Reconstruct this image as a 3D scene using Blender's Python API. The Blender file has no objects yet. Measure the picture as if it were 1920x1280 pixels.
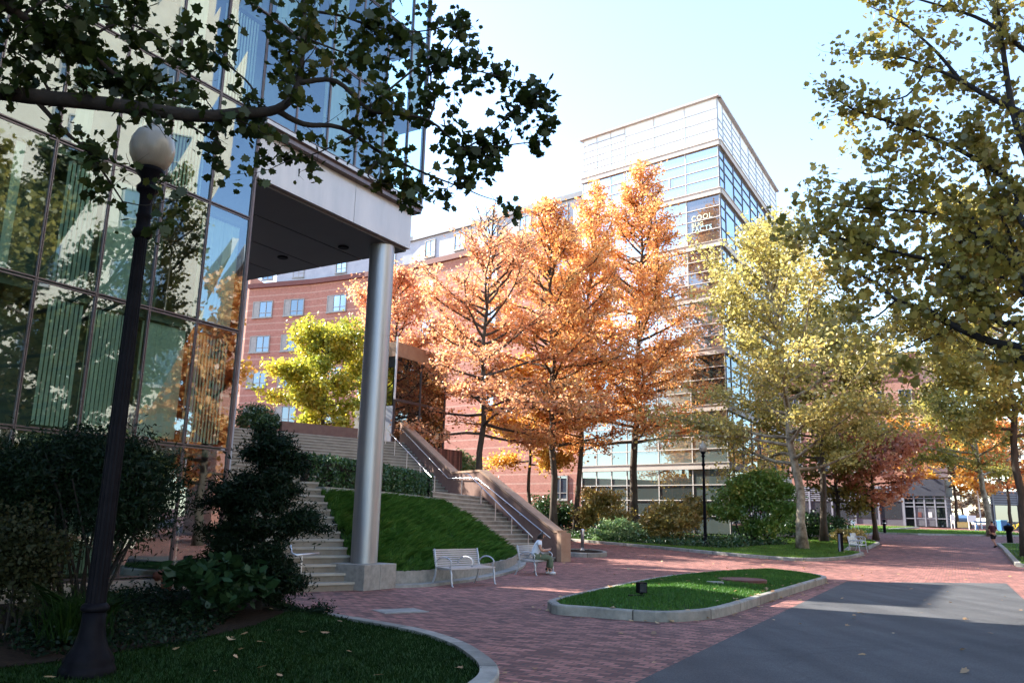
import bpy, bmesh, math, random
import numpy as np
from mathutils import Vector, Matrix, Euler
R = math.radians
random.seed(7); RNG = np.random.default_rng(7)
SC = bpy.context.scene
COL = SC.collection

# ------------------------------------------------------------------ camera model
TH, ROLL, FPX, EYE = R(12.34), .023, 1540.0, 1.6
CAMROT = Matrix.Rotation(math.pi/2+TH, 3, 'X') @ Matrix.Rotation(ROLL, 3, 'Z')
def ray(px, py): return CAMROT @ Vector((px-960, 640-py, -FPX))
def g(Y):
    if Y > 125: Y = 125
    t = Y-38
    return 0.0 if t < -4 else (.032*(t+4)**2/16 if t < 4 else .032*t)
def gv(Y):
    Y = np.minimum(Y, 125); t = Y-38
    return np.where(t < -4, 0, np.where(t < 4, .032*(t+4)**2/16, .032*t))
def GP(px, py, z0=0.0):
    r = ray(px, py); lo, hi = 1.0, 300.0
    for _ in range(50):
        m = (lo+hi)/2
        if EYE+r.z/r.y*m > g(m)+z0: lo = m
        else: hi = m
    return Vector((r.x/r.y*lo, lo, g(lo)+z0))
def AT(px, py, Y):
    r = ray(px, py); return Vector((r.x/r.y*Y, Y, EYE+r.z/r.y*Y))
def V2(p): return Vector((p[0], p[1]))

# ------------------------------------------------------------------ object helpers
def tag(o, label=None, cat=None, group=None, kind=None):
    if label: o['label'] = label
    if cat: o['category'] = cat
    if group: o['group'] = group
    if kind: o['kind'] = kind
    return o
def thing(name, label, cat, loc=(0, 0, 0), rz=0.0, group=None):
    o = bpy.data.objects.new(name, None); COL.objects.link(o)
    o.location = loc; o.rotation_euler = (0, 0, rz); o.empty_display_size = .2
    return tag(o, label, cat, group)
def link(name, me, mat=None, parent=None, smooth=False):
    o = bpy.data.objects.new(name, me); COL.objects.link(o)
    if mat is not None:
        for m in (mat if isinstance(mat, (list, tuple)) else [mat]): me.materials.append(m)
    if smooth:
        me.polygons.foreach_set('use_smooth', np.ones(len(me.polygons), dtype=bool))
    if parent is not None: o.parent = parent
    return o
def copy_tree(o, parent=None):
    c = o.copy(); COL.objects.link(c); c.parent = parent
    for ch in list(o.children): copy_tree(ch, c)
    return c

class MB:
    """collects shapes for ONE mesh"""
    def __init__(s, off=(0, 0, 0)): s.v = []; s.f = []; s.off = Vector(off)
    def add(s, vs, fs):
        n = len(s.v); s.v += [Vector(v)-s.off for v in vs]; s.f += [tuple(i+n for i in f) for f in fs]; return s
    def quad(s, a, b, c, d): return s.add([a, b, c, d], [(0, 1, 2, 3)])
    def box(s, c, size, ax=None):
        """c centre, size full, ax = (ex,ey,ez) unit vectors"""
        ex, ey, ez = ax if ax else (Vector((1, 0, 0)), Vector((0, 1, 0)), Vector((0, 0, 1)))
        c = Vector(c); a, b, h = size[0]/2, size[1]/2, size[2]/2
        vs = [c+ex*x*a+ey*y*b+ez*z*h for z in (-1, 1) for y in (-1, 1) for x in (-1, 1)]
        return s.add(vs, [(0, 2, 3, 1), (4, 5, 7, 6), (0, 1, 5, 4), (2, 6, 7, 3), (0, 4, 6, 2), (1, 3, 7, 5)])
    def b2(s, lo, hi):
        return s.box([(lo[i]+hi[i])/2 for i in range(3)], [hi[i]-lo[i] for i in range(3)])
    def prism(s, poly, z0, z1):
        """poly [(x,y)] ccw"""
        n = len(poly)
        zf0 = z0 if callable(z0) else (lambda p: z0)
        zf1 = z1 if callable(z1) else (lambda p: z1)
        vs = [(p[0], p[1], zf0(p)) for p in poly]+[(p[0], p[1], zf1(p)) for p in poly]
        fs = [tuple(range(n-1, -1, -1)), tuple(range(n, 2*n))]+[(i, (i+1) % n, n+(i+1) % n, n+i) for i in range(n)]
        return s.add(vs, fs)
    def bar(s, a, b, w, h=None, up=(0, 0, 1)):
        a, b = Vector(a), Vector(b); d = (b-a); L = d.length; d.normalize()
        up = Vector(up); sx = d.cross(up)
        if sx.length < 1e-4: sx = d.cross(Vector((1, 0, 0)))
        sx.normalize(); uz = sx.cross(d)
        return s.box((a+b)/2, (w, L, h or w), (sx, d, uz))
    def tube(s, pts, rad, n=8, cap=True):
        pts = [Vector(p) for p in pts]; m = len(pts)
        rs = rad if isinstance(rad, (list, tuple)) else [rad]*m
        vs = []; prev = None
        for i, p in enumerate(pts):
            d = (pts[min(i+1, m-1)]-pts[max(i-1, 0)])
            if d.length < 1e-6: d = Vector((0, 0, 1))
            d.normalize()
            if prev is None:
                u = d.cross(Vector((0, 0, 1)));
                if u.length < 1e-3: u = d.cross(Vector((1, 0, 0)))
            else: u = prev-d*prev.dot(d)
            if u.length < 1e-6: u = d.orthogonal()
            u.normalize(); prev = u; w = d.cross(u)
            for k in range(n):
                a = 2*math.pi*k/n; vs.append(p+(u*math.cos(a)+w*math.sin(a))*rs[i])
        fs = [(i*n+k, i*n+(k+1) % n, (i+1)*n+(k+1) % n, (i+1)*n+k) for i in range(m-1) for k in range(n)]
        if cap: fs += [tuple(range(n-1, -1, -1)), tuple((m-1)*n+k for k in range(n))]
        return s.add(vs, fs)
    def lathe(s, prof, c=(0, 0, 0), n=24, flute=None):
        """prof [(r,z)] bottom to top"""
        c = Vector(c); vs = []
        for r, z in prof:
            for k in range(n):
                a = 2*math.pi*k/n; rr = r*(1-(flute if flute and k % 2 else 0)); vs.append(c+Vector((rr*math.cos(a), rr*math.sin(a), z)))
        m = len(prof)
        fs = [(i*n+k, i*n+(k+1) % n, (i+1)*n+(k+1) % n, (i+1)*n+k) for i in range(m-1) for k in range(n)]
        fs += [tuple(range(n-1, -1, -1)), tuple((m-1)*n+k for k in range(n))]
        return s.add(vs, fs)
    def build(s, name, mat=None, parent=None, smooth=False, bevel=0):
        me = bpy.data.meshes.new(name); me.from_pydata([tuple(v) for v in s.v], [], s.f); me.update()
        o = link(name, me, mat, parent, smooth)
        if bevel:
            b = o.modifiers.new('bevel', 'BEVEL'); b.width = bevel; b.segments = 2; b.limit_method = 'ANGLE'
        return o

# ------------------------------------------------------------------ materials
def nodes(name):
    m = bpy.data.materials.new(name); m.use_nodes = True; nt = m.node_tree; nt.nodes.clear()
    out = nt.nodes.new('ShaderNodeOutputMaterial')
    return m, nt, out
def N(nt, t, **kw):
    n = nt.nodes.new(t)
    for k, v in kw.items():
        if k in n.inputs: n.inputs[k].default_value = v
        else: setattr(n, k, v)
    return n
def ramp(nt, stops, interp='LINEAR'):
    r = nt.nodes.new('ShaderNodeValToRGB'); e = r.color_ramp; e.interpolation = interp
    while len(e.elements) < len(stops): e.elements.new(.5)
    for el, (p, c) in zip(e.elements, stops): el.position = p; el.color = (*c, 1)
    return r
def mat(name, c1, c2=None, scale=4.0, rough=.7, metal=0.0, bump=0.0, bscale=40.0, detail=6.0, spec=.4, rough2=None, stretch=None):
    m, nt, out = nodes(name); L = nt.links
    p = N(nt, 'ShaderNodeBsdfPrincipled'); p.inputs['Roughness'].default_value = rough; p.inputs['Metallic'].default_value = metal
    p.inputs['Specular IOR Level'].default_value = spec
    tc = N(nt, 'ShaderNodeTexCoord'); src = tc.outputs['Object']
    if stretch:
        mp = N(nt, 'ShaderNodeMapping'); mp.inputs['Scale'].default_value = stretch; L.new(src, mp.inputs['Vector']); src = mp.outputs['Vector']
    nz = N(nt, 'ShaderNodeTexNoise', Scale=scale, Detail=detail, Roughness=.65); L.new(src, nz.inputs['Vector'])
    c2 = c2 or tuple(min(1, x*1.25+.01) for x in c1)
    rp = ramp(nt, [(.32, c1), (.68, c2)]); L.new(nz.outputs['Fac'], rp.inputs['Fac']); L.new(rp.outputs['Color'], p.inputs['Base Color'])
    if rough2 is not None:
        mr = N(nt, 'ShaderNodeMapRange'); mr.inputs['To Min'].default_value = rough; mr.inputs['To Max'].default_value = rough2
        L.new(nz.outputs['Fac'], mr.inputs['Value']); L.new(mr.outputs['Result'], p.inputs['Roughness'])
    if bump:
        n2 = N(nt, 'ShaderNodeTexNoise', Scale=bscale, Detail=5.0); L.new(src, n2.inputs['Vector'])
        b = N(nt, 'ShaderNodeBump', Strength=bump, Distance=.02); L.new(n2.outputs['Fac'], b.inputs['Height']); L.new(b.outputs['Normal'], p.inputs['Normal'])
    L.new(p.outputs['BSDF'], out.inputs['Surface']); return m
def leafmat(name, stops, trans=.45, gloss=.06, clump=.6):
    m, nt, out = nodes(name); L = nt.links
    ge = N(nt, 'ShaderNodeNewGeometry'); tc = N(nt, 'ShaderNodeTexCoord')
    nz = N(nt, 'ShaderNodeTexNoise', Scale=clump, Detail=2.0); L.new(tc.outputs['Object'], nz.inputs['Vector'])
    a = N(nt, 'ShaderNodeMath', operation='MULTIPLY_ADD'); a.inputs[1].default_value = .55
    mr = N(nt, 'ShaderNodeMapRange'); mr.inputs['From Min'].default_value = .3; mr.inputs['From Max'].default_value = .7; mr.inputs['To Max'].default_value = .45
    L.new(nz.outputs['Fac'], mr.inputs['Value']); L.new(ge.outputs['Random Per Island'], a.inputs[0]); L.new(mr.outputs['Result'], a.inputs[2])
    rp = ramp(nt, stops); L.new(a.outputs[0], rp.inputs['Fac'])
    d = N(nt, 'ShaderNodeBsdfDiffuse'); t = N(nt, 'ShaderNodeBsdfTranslucent'); gl = N(nt, 'ShaderNodeBsdfGlossy', Roughness=.45)
    gl.inputs['Color'].default_value = (.8, .85, .9, 1)
    L.new(rp.outputs['Color'], d.inputs['Color']); L.new(rp.outputs['Color'], t.inputs['Color'])
    m1 = N(nt, 'ShaderNodeMixShader'); m1.inputs[0].default_value = trans; L.new(d.outputs[0], m1.inputs[1]); L.new(t.outputs[0], m1.inputs[2])
    m2 = N(nt, 'ShaderNodeMixShader'); m2.inputs[0].default_value = gloss; L.new(m1.outputs[0], m2.inputs[1]); L.new(gl.outputs[0], m2.inputs[2])
    L.new(m2.outputs[0], out.inputs['Surface']); return m
def glassmat(name, tint=(.55, .75, .7), refl=(.8, .95, .95), fac=.5, wob=.0, wscale=.6, opaque=None):
    """coated window glass: mirror coat over a tinted see-through (or opaque dark) pane"""
    m, nt, out = nodes(name); L = nt.links
    gl = N(nt, 'ShaderNodeBsdfGlossy', Roughness=.015); gl.inputs['Color'].default_value = (*refl, 1)
    if opaque == 'vary':
        tr = N(nt, 'ShaderNodeBsdfDiffuse'); oi = N(nt, 'ShaderNodeObjectInfo'); rv = ramp(nt, [(0, (.02, .026, .026)), (.45, (.05, .065, .062)), (.75, (.10, .13, .125)), (1, (.17, .2, .19))]); L.new(oi.outputs['Random'], rv.inputs['Fac']); L.new(rv.outputs['Color'], tr.inputs['Color'])
    elif opaque: tr = N(nt, 'ShaderNodeBsdfDiffuse'); tr.inputs['Color'].default_value = (*opaque, 1)
    else: tr = N(nt, 'ShaderNodeBsdfTransparent'); tr.inputs['Color'].default_value = (*tint, 1)
    lw = N(nt, 'ShaderNodeLayerWeight', Blend=.35)
    mr = N(nt, 'ShaderNodeMapRange'); mr.inputs['To Min'].default_value = fac; mr.inputs['To Max'].default_value = 1.0
    L.new(lw.outputs['Fresnel'], mr.inputs['Value'])
    mx = N(nt, 'ShaderNodeMixShader'); L.new(mr.outputs['Result'], mx.inputs[0]); L.new(tr.outputs[0], mx.inputs[1]); L.new(gl.outputs[0], mx.inputs[2])
    if wob:
        tc = N(nt, 'ShaderNodeTexCoord'); nz = N(nt, 'ShaderNodeTexNoise', Scale=wscale, Detail=1.0); L.new(tc.outputs['Object'], nz.inputs['Vector'])
        b = N(nt, 'ShaderNodeBump', Strength=wob, Distance=.05); L.new(nz.outputs['Fac'], b.inputs['Height'])
        L.new(b.outputs['Normal'], gl.inputs['Normal'])
    L.new(mx.outputs[0], out.inputs['Surface']); return m
def pavermat(name, ang):
    m, nt, out = nodes(name); L = nt.links
    tc = N(nt, 'ShaderNodeTexCoord'); mp = N(nt, 'ShaderNodeMapping'); mp.inputs['Rotation'].default_value = (0, 0, ang); L.new(tc.outputs['Object'], mp.inputs['Vector'])
    br = N(nt, 'ShaderNodeTexBrick', Scale=1.0); br.inputs['Brick Width'].default_value = .215; br.inputs['Row Height'].default_value = .11
    br.inputs['Mortar Size'].default_value = .011; br.inputs['Mortar Smooth'].default_value = .3; br.inputs['Bias'].default_value = -.1
    br.inputs['Color1'].default_value = (.115, .045, .040, 1); br.inputs['Color2'].default_value = (.43, .19, .155, 1); br.inputs['Mortar'].default_value = (.06, .05, .048, 1)
    L.new(mp.outputs['Vector'], br.inputs['Vector'])
    nz = N(nt, 'ShaderNodeTexNoise', Scale=.35, Detail=8.0, Roughness=.7); L.new(tc.outputs['Object'], nz.inputs['Vector'])
    rp = ramp(nt, [(.28, (.50, .49, .50)), (.42, (.86, .84, .84)), (.7, (1.25, 1.17, 1.13))]); L.new(nz.outputs['Fac'], rp.inputs['Fac'])
    n3 = N(nt, 'ShaderNodeTexNoise', Scale=9.0, Detail=4.0); L.new(tc.outputs['Object'], n3.inputs['Vector'])
    r3 = ramp(nt, [(.3, (.75, .75, .78)), (.7, (1.2, 1.18, 1.15))]); L.new(n3.outputs['Fac'], r3.inputs['Fac'])
    mx = N(nt, 'ShaderNodeMix', data_type='RGBA', blend_type='MULTIPLY'); mx.inputs[0].default_value = 1; L.new(br.outputs['Color'], mx.inputs[6]); L.new(rp.outputs['Color'], mx.inputs[7])
    mx2 = N(nt, 'ShaderNodeMix', data_type='RGBA', blend_type='MULTIPLY'); mx2.inputs[0].default_value = 1; L.new(mx.outputs[2], mx2.inputs[6]); L.new(r3.outputs['Color'], mx2.inputs[7])
    p = N(nt, 'ShaderNodeBsdfPrincipled', Roughness=.75); p.inputs['Specular IOR Level'].default_value = .35
    L.new(mx2.outputs[2], p.inputs['Base Color'])
    b = N(nt, 'ShaderNodeBump', Strength=.5, Distance=.012); b.invert = True; L.new(br.outputs['Fac'], b.inputs['Height']); L.new(b.outputs['Normal'], p.inputs['Normal'])
    L.new(p.outputs['BSDF'], out.inputs['Surface']); return m
def bandmat(name, base, base2, band, period=.85, width=.16):
    """brick wall with pale stone courses"""
    m, nt, out = nodes(name); L = nt.links
    tc = N(nt, 'ShaderNodeTexCoord'); sp = N(nt, 'ShaderNodeSeparateXYZ'); L.new(tc.outputs['Object'], sp.inputs[0])
    dv = N(nt, 'ShaderNodeMath', operation='DIVIDE'); dv.inputs[1].default_value = period; L.new(sp.outputs['Z'], dv.inputs[0])
    fr = N(nt, 'ShaderNodeMath', operation='FRACT'); L.new(dv.outputs[0], fr.inputs[0])
    lt = N(nt, 'ShaderNodeMath', operation='LESS_THAN'); lt.inputs[1].default_value = width; L.new(fr.outputs[0], lt.inputs[0])
    nz = N(nt, 'ShaderNodeTexNoise', Scale=2.5, Detail=10.0, Roughness=.8); L.new(tc.outputs['Object'], nz.inputs['Vector'])
    rp = ramp(nt, [(.3, base), (.7, base2)]); L.new(nz.outputs['Fac'], rp.inputs['Fac'])
    # fine brick course speckle
    mpv = N(nt, 'ShaderNodeMapping'); mpv.inputs['Scale'].default_value = (4, 4, 14); L.new(tc.outputs['Object'], mpv.inputs['Vector'])
    n2 = N(nt, 'ShaderNodeTexNoise', Scale=1.0, Detail=3.0); L.new(mpv.outputs['Vector'], n2.inputs['Vector'])
    r2 = ramp(nt, [(.3, (.8, .8, .8)), (.7, (1.15, 1.15, 1.15))]); L.new(n2.outputs['Fac'], r2.inputs['Fac'])
    mx = N(nt, 'ShaderNodeMix', data_type='RGBA'); L.new(lt.outputs[0], mx.inputs[0]); L.new(rp.outputs['Color'], mx.inputs[6]); mx.inputs[7].default_value = (*band, 1)
    m3 = N(nt, 'ShaderNodeMix', data_type='RGBA', blend_type='MULTIPLY'); m3.inputs[0].default_value = 1; L.new(mx.outputs[2], m3.inputs[6]); L.new(r2.outputs['Color'], m3.inputs[7])
    p = N(nt, 'ShaderNodeBsdfPrincipled', Roughness=.85); p.inputs['Specular IOR Level'].default_value = .2
    L.new(m3.outputs[2], p.inputs['Base Color']); L.new(p.outputs['BSDF'], out.inputs['Surface']); return m

M = {}
M['paver'] = pavermat('brick_pavers', R(28))
def asphaltmat(name, c1, c2):
    m, nt, out = nodes(name); L = nt.links; tc = N(nt, 'ShaderNodeTexCoord'); p = N(nt, 'ShaderNodeBsdfPrincipled', Roughness=.82); p.inputs['Specular IOR Level'].default_value = .3
    nz = N(nt, 'ShaderNodeTexNoise', Scale=.45, Detail=9.0, Roughness=.72); L.new(tc.outputs['Object'], nz.inputs['Vector']); rp = ramp(nt, [(.3, c1), (.7, c2)]); L.new(nz.outputs['Fac'], rp.inputs['Fac'])
    agg = N(nt, 'ShaderNodeTexNoise', Scale=70.0, Detail=3.0); L.new(tc.outputs['Object'], agg.inputs['Vector']); ra = ramp(nt, [(.3, (.6, .6, .6)), (.72, (1.5, 1.5, 1.48))]); L.new(agg.outputs['Fac'], ra.inputs['Fac'])
    m1 = N(nt, 'ShaderNodeMix', data_type='RGBA', blend_type='MULTIPLY'); m1.inputs[0].default_value = 1; L.new(rp.outputs['Color'], m1.inputs[6]); L.new(ra.outputs['Color'], m1.inputs[7])
    wp = N(nt, 'ShaderNodeTexNoise', Scale=1.2, Detail=5.0); L.new(tc.outputs['Object'], wp.inputs['Vector']); av = N(nt, 'ShaderNodeVectorMath', operation='MULTIPLY_ADD'); av.inputs[1].default_value = (.9, .9, .9); L.new(wp.outputs['Color'], av.inputs[0]); L.new(tc.outputs['Object'], av.inputs[2])
    vo = N(nt, 'ShaderNodeTexVoronoi', feature='DISTANCE_TO_EDGE', Scale=.22); L.new(av.outputs[0], vo.inputs['Vector']); rc = ramp(nt, [(0, (.45, .45, .45)), (.006, (.6, .6, .6)), (.012, (1, 1, 1))]); L.new(vo.outputs['Distance'], rc.inputs['Fac'])
    m2 = N(nt, 'ShaderNodeMix', data_type='RGBA', blend_type='MULTIPLY'); m2.inputs[0].default_value = .3; L.new(m1.outputs[2], m2.inputs[6]); L.new(rc.outputs['Color'], m2.inputs[7])
    st = N(nt, 'ShaderNodeTexNoise', Scale=.9, Detail=2.0); mp = N(nt, 'ShaderNodeMapping'); mp.inputs['Rotation'].default_value = (0, 0, R(28)); mp.inputs['Scale'].default_value = (1.6, .12, 1); L.new(tc.outputs['Object'], mp.inputs['Vector']); L.new(mp.outputs['Vector'], st.inputs['Vector']); rs = ramp(nt, [(.38, (.72, .72, .73)), (.62, (1.15, 1.15, 1.14))]); L.new(st.outputs['Fac'], rs.inputs['Fac'])
    m3 = N(nt, 'ShaderNodeMix', data_type='RGBA', blend_type='MULTIPLY'); m3.inputs[0].default_value = .8; L.new(m2.outputs[2], m3.inputs[6]); L.new(rs.outputs['Color'], m3.inputs[7])
    L.new(m3.outputs[2], p.inputs['Base Color']); b = N(nt, 'ShaderNodeBump', Strength=.5, Distance=.01); L.new(agg.outputs['Fac'], b.inputs['Height']); L.new(b.outputs['Normal'], p.inputs['Normal'])
    L.new(p.outputs['BSDF'], out.inputs['Surface']); return m
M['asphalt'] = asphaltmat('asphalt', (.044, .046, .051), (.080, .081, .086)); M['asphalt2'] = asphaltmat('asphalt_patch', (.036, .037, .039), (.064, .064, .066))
M['kerb'] = mat('granite_kerb', (.20, .20, .19), (.36, .35, .32), scale=3, rough=.8, bump=.3, bscale=60)
def kerbmat():
    m, nt, out = nodes('jointed_granite_kerb'); L = nt.links; tc = N(nt, 'ShaderNodeTexCoord'); p = N(nt, 'ShaderNodeBsdfPrincipled', Roughness=.82); p.inputs['Specular IOR Level'].default_value = .25
    nz = N(nt, 'ShaderNodeTexNoise', Scale=2.6, Detail=9.0, Roughness=.72); L.new(tc.outputs['Object'], nz.inputs['Vector']); rp = ramp(nt, [(.3, (.17, .165, .15)), (.55, (.30, .29, .265)), (.75, (.40, .385, .35))]); L.new(nz.outputs['Fac'], rp.inputs['Fac'])
    sp = N(nt, 'ShaderNodeSeparateXYZ'); L.new(tc.outputs['UV'], sp.inputs[0]); dv = N(nt, 'ShaderNodeMath', operation='DIVIDE'); dv.inputs[1].default_value = 1.7; L.new(sp.outputs['X'], dv.inputs[0])
    fr = N(nt, 'ShaderNodeMath', operation='FRACT'); L.new(dv.outputs[0], fr.inputs[0]); r2 = ramp(nt, [(0, (.25, .24, .22)), (.010, (.3, .29, .27)), (.018, (1, 1, 1))]); L.new(fr.outputs[0], r2.inputs['Fac'])
    fl = N(nt, 'ShaderNodeMath', operation='FLOOR'); L.new(dv.outputs[0], fl.inputs[0]); wn = N(nt, 'ShaderNodeTexWhiteNoise', noise_dimensions='1D'); L.new(fl.outputs[0], wn.inputs['W']); r3 = ramp(nt, [(0, (.78, .77, .75)), (1, (1.15, 1.14, 1.12))]); L.new(wn.outputs['Value'], r3.inputs['Fac'])
    src = rp.outputs['Color']
    for r in (r2, r3):
        mx = N(nt, 'ShaderNodeMix', data_type='RGBA', blend_type='MULTIPLY'); mx.inputs[0].default_value = 1; L.new(src, mx.inputs[6]); L.new(r.outputs['Color'], mx.inputs[7]); src = mx.outputs[2]
    L.new(src, p.inputs['Base Color']); n2 = N(nt, 'ShaderNodeTexNoise', Scale=50.0, Detail=4.0); L.new(tc.outputs['Object'], n2.inputs['Vector']); b = N(nt, 'ShaderNodeBump', Strength=.35, Distance=.015); L.new(n2.outputs['Fac'], b.inputs['Height']); L.new(b.outputs['Normal'], p.inputs['Normal'])
    L.new(p.outputs['BSDF'], out.inputs['Surface']); return m
M['kerbj'] = kerbmat()
M['lawn'] = mat('lawn_soil', (.018, .045, .012), (.035, .08, .02), scale=3, rough=.95, bump=.5, bscale=50, spec=.1)
M['mulch'] = mat('mulch', (.012, .008, .006), (.032, .021, .014), scale=12, rough=.95, bump=.8, bscale=40, spec=.1)
M['stone'] = mat('stair_stone', (.15, .13, .105), (.29, .25, .20), scale=1.3, rough=.85, bump=.3, bscale=30)
M['stucco'] = mat('brown_stucco', (.15, .085, .07), (.20, .12, .095), scale=2.5, rough=.9, bump=.2, bscale=80)
M['coping'] = mat('tan_coping', (.30, .18, .12), (.38, .25, .17), scale=3, rough=.9, bump=.2, bscale=60)
M['granite'] = mat('plinth_granite', (.19, .18, .165), (.33, .31, .28), scale=6, rough=.75, bump=.15, bscale=60)
M['silver'] = mat('silver_paint', (.27, .28, .30), (.36, .37, .39), scale=3, rough=.36, rough2=.5, metal=.8, stretch=(2.5, 2.5, .12))
M['steel'] = mat('brushed_steel', (.5, .5, .53), (.6, .6, .62), scale=8, rough=.33, metal=.85)
M['benchm'] = mat('silver_bench', (.42, .44, .48), (.52, .53, .56), scale=8, rough=.4, metal=.45)
M['black'] = mat('black_iron', (.004, .004, .006), (.008, .008, .011), scale=8, rough=.5, spec=.04)
M['frame'] = mat('bronze_frame', (.10, .085, .09), (.15, .125, .13), scale=6, rough=.4, metal=.5)
M['panelw'] = mat('pale_metal_panel', (.40, .40, .40), (.50, .495, .49), scale=1.8, rough=.28, rough2=.42, metal=.3, stretch=(1.2, 1.2, .25))
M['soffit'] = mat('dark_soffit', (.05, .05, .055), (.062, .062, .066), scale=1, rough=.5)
M['trimw'] = mat('white_fin', (.50, .47, .44), (.57, .54, .51), scale=1, rough=.6)
M['greyf'] = mat('shadow_grey_fin', (.34, .39, .45), (.40, .45, .51), scale=1, rough=.6)  # white top fins greyed: shadow on their undersides put into the colour
M['bandw'] = mat('pale_floor_band', (.40, .355, .32), (.49, .44, .40), scale=.8, rough=.7)
M['wpanel'] = mat('white_panel', (.76, .81, .86), (.80, .85, .90), scale=.4, rough=.5)
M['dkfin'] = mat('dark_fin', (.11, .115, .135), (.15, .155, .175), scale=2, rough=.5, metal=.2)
M['brick'] = bandmat('banded_brick', (.33, .145, .11), (.43, .21, .165), (.45, .27, .215))
M['brick2'] = bandmat('pink_brick', (.34, .17, .13), (.42, .22, .17), (.46, .3, .24), period=3.4, width=.06)
M['attic'] = mat('grey_attic', (.34, .36, .42), (.43, .45, .5), scale=1, rough=.8)
M['maroon'] = mat('maroon_cornice', (.13, .045, .04), (.17, .06, .05), scale=3, rough=.7)
M['cream'] = mat('cream_wall', (.50, .44, .35), (.58, .52, .42), scale=.6, rough=.9)
M['dark'] = mat('dark_interior', (.012, .013, .014), (.03, .03, .032), scale=1.5, rough=.9)
M['slab'] = mat('interior_wall', (.05, .07, .065), (.13, .17, .155), scale=.7, rough=.9)
M['blind'] = mat('window_blind', (.36, .45, .42), (.46, .55, .52), scale=1.5, rough=.8, stretch=(3, 3, .3))
M['globe'] = mat('opal_globe', (.27, .25, .20), (.37, .345, .28), scale=5, rough=.22, spec=.5, stretch=(1, 1, .4))
M['bark'] = mat('grey_bark', (.035, .028, .022), (.10, .08, .06), scale=5, rough=.95, bump=.8, bscale=18, stretch=(1, 1, .25))
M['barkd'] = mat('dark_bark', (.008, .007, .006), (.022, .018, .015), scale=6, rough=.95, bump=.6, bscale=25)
M['barkp'] = mat('plane_bark', (.09, .07, .045), (.42, .37, .27), scale=2.2, rough=.9, bump=.3, bscale=12, detail=3)
M['glassA'] = glassmat('coated_glass', tint=(.74, .95, .89), refl=(.72, .86, .96), fac=.16, wob=.11, wscale=.55)
M['glassT'] = glassmat('tower_glass', refl=(.84, .91, 1.0), fac=.46, opaque=(.16, .19, .21), wob=.03, wscale=.3)
M['glassTl'] = glassmat('tower_glass_lower', refl=(.7, .8, .85), fac=.16, opaque='vary', wob=.03, wscale=.3)
M['glassTd'] = glassmat('tower_glass_dim', refl=(.75, .8, .85), fac=.16, opaque=(.10, .075, .06), wob=.03, wscale=.3)  # tree reflection in this bay put into a darker brown pane
M['glassD'] = glassmat('dark_glass', refl=(.7, .75, .75), fac=.28, opaque=(.012, .014, .013))
M['glassW'] = glassmat('window_glass', refl=(.50, .57, .64), fac=.22, opaque=(.06, .085, .11))
M['wframe'] = mat('pale_window_frame', (.26, .25, .24), (.33, .32, .3), scale=3, rough=.6)
M['white'] = mat('white_paint', (.7, .7, .7), (.78, .78, .78), scale=4, rough=.5)
M['blue'] = mat('blue_paint', (.02, .09, .25), (.03, .13, .32), scale=5, rough=.5)
M['yellow'] = mat('yellow_paint', (.55, .36, .03), (.65, .45, .05), scale=5, rough=.5)
M['rubber'] = mat('black_rubber', (.01, .01, .01), (.02, .02, .02), scale=5, rough=.8)
M['carp'] = mat('pale_blue_car_paint', (.20, .28, .40), (.22, .30, .42), scale=1, rough=.25, spec=.6)
M['rust'] = mat('maroon_disc', (.10, .035, .03), (.15, .06, .05), scale=6, rough=.8)
M['terracotta'] = mat('rust_red_pipe', (.16, .05, .03), (.22, .075, .045), scale=6, rough=.7)
# leaves
M['l_orange'] = leafmat('oak_leaves', [(0, (.48, .16, .04)), (.3, (.71, .30, .09)), (.6, (.82, .43, .145)), (.85, (.86, .53, .19)), (1, (.66, .50, .12))], trans=.55)
M['l_red'] = leafmat('russet_oak_leaves', [(0, (.55, .20, .085)), (.4, (.77, .36, .165)), (.75, (.85, .49, .25)), (1, (.80, .54, .24))], trans=.55)
M['l_gold'] = leafmat('golden_oak_leaves', [(0, (.46, .20, .03)), (.4, (.70, .36, .06)), (.8, (.78, .50, .09)), (1, (.62, .50, .10))], trans=.55)
M['l_plane'] = leafmat('plane_leaves_yellow', [(0, (.20, .20, .05)), (.35, (.40, .35, .09)), (.7, (.62, .52, .17)), (1, (.68, .50, .13))], trans=.55)
M['l_planeg'] = leafmat('plane_leaves_olive', [(0, (.10, .11, .02)), (.4, (.24, .21, .04)), (.75, (.42, .34, .07)), (1, (.56, .40, .08))], trans=.55, gloss=.04)
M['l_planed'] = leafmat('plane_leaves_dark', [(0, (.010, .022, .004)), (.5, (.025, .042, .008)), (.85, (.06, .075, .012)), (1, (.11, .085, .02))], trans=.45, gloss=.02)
M['l_yellow'] = leafmat('elm_leaves_yellow', [(0, (.16, .25, .03)), (.4, (.42, .45, .05)), (.8, (.68, .55, .06)), (1, (.75, .48, .05))], trans=.5)
M['l_maple'] = leafmat('maple_leaves', [(0, (.36, .12, .05)), (.4, (.60, .22, .11)), (.8, (.74, .36, .18)), (1, (.66, .40, .14))], trans=.55)
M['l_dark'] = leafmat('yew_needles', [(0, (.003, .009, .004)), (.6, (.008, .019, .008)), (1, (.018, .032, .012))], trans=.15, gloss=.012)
M['l_green'] = leafmat('shrub_leaves', [(0, (.015, .05, .012)), (.6, (.035, .09, .02)), (1, (.08, .13, .03))], trans=.3)
M['l_hedge'] = leafmat('hedge_leaves', [(0, (.015, .05, .012)), (.6, (.04, .10, .02)), (1, (.07, .14, .03))], trans=.3)
M['l_dogw'] = leafmat('dogwood_leaves', [(0, (.08, .18, .03)), (.6, (.17, .32, .05)), (.9, (.4, .42, .08)), (1, (.6, .38, .1))], trans=.45)
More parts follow.
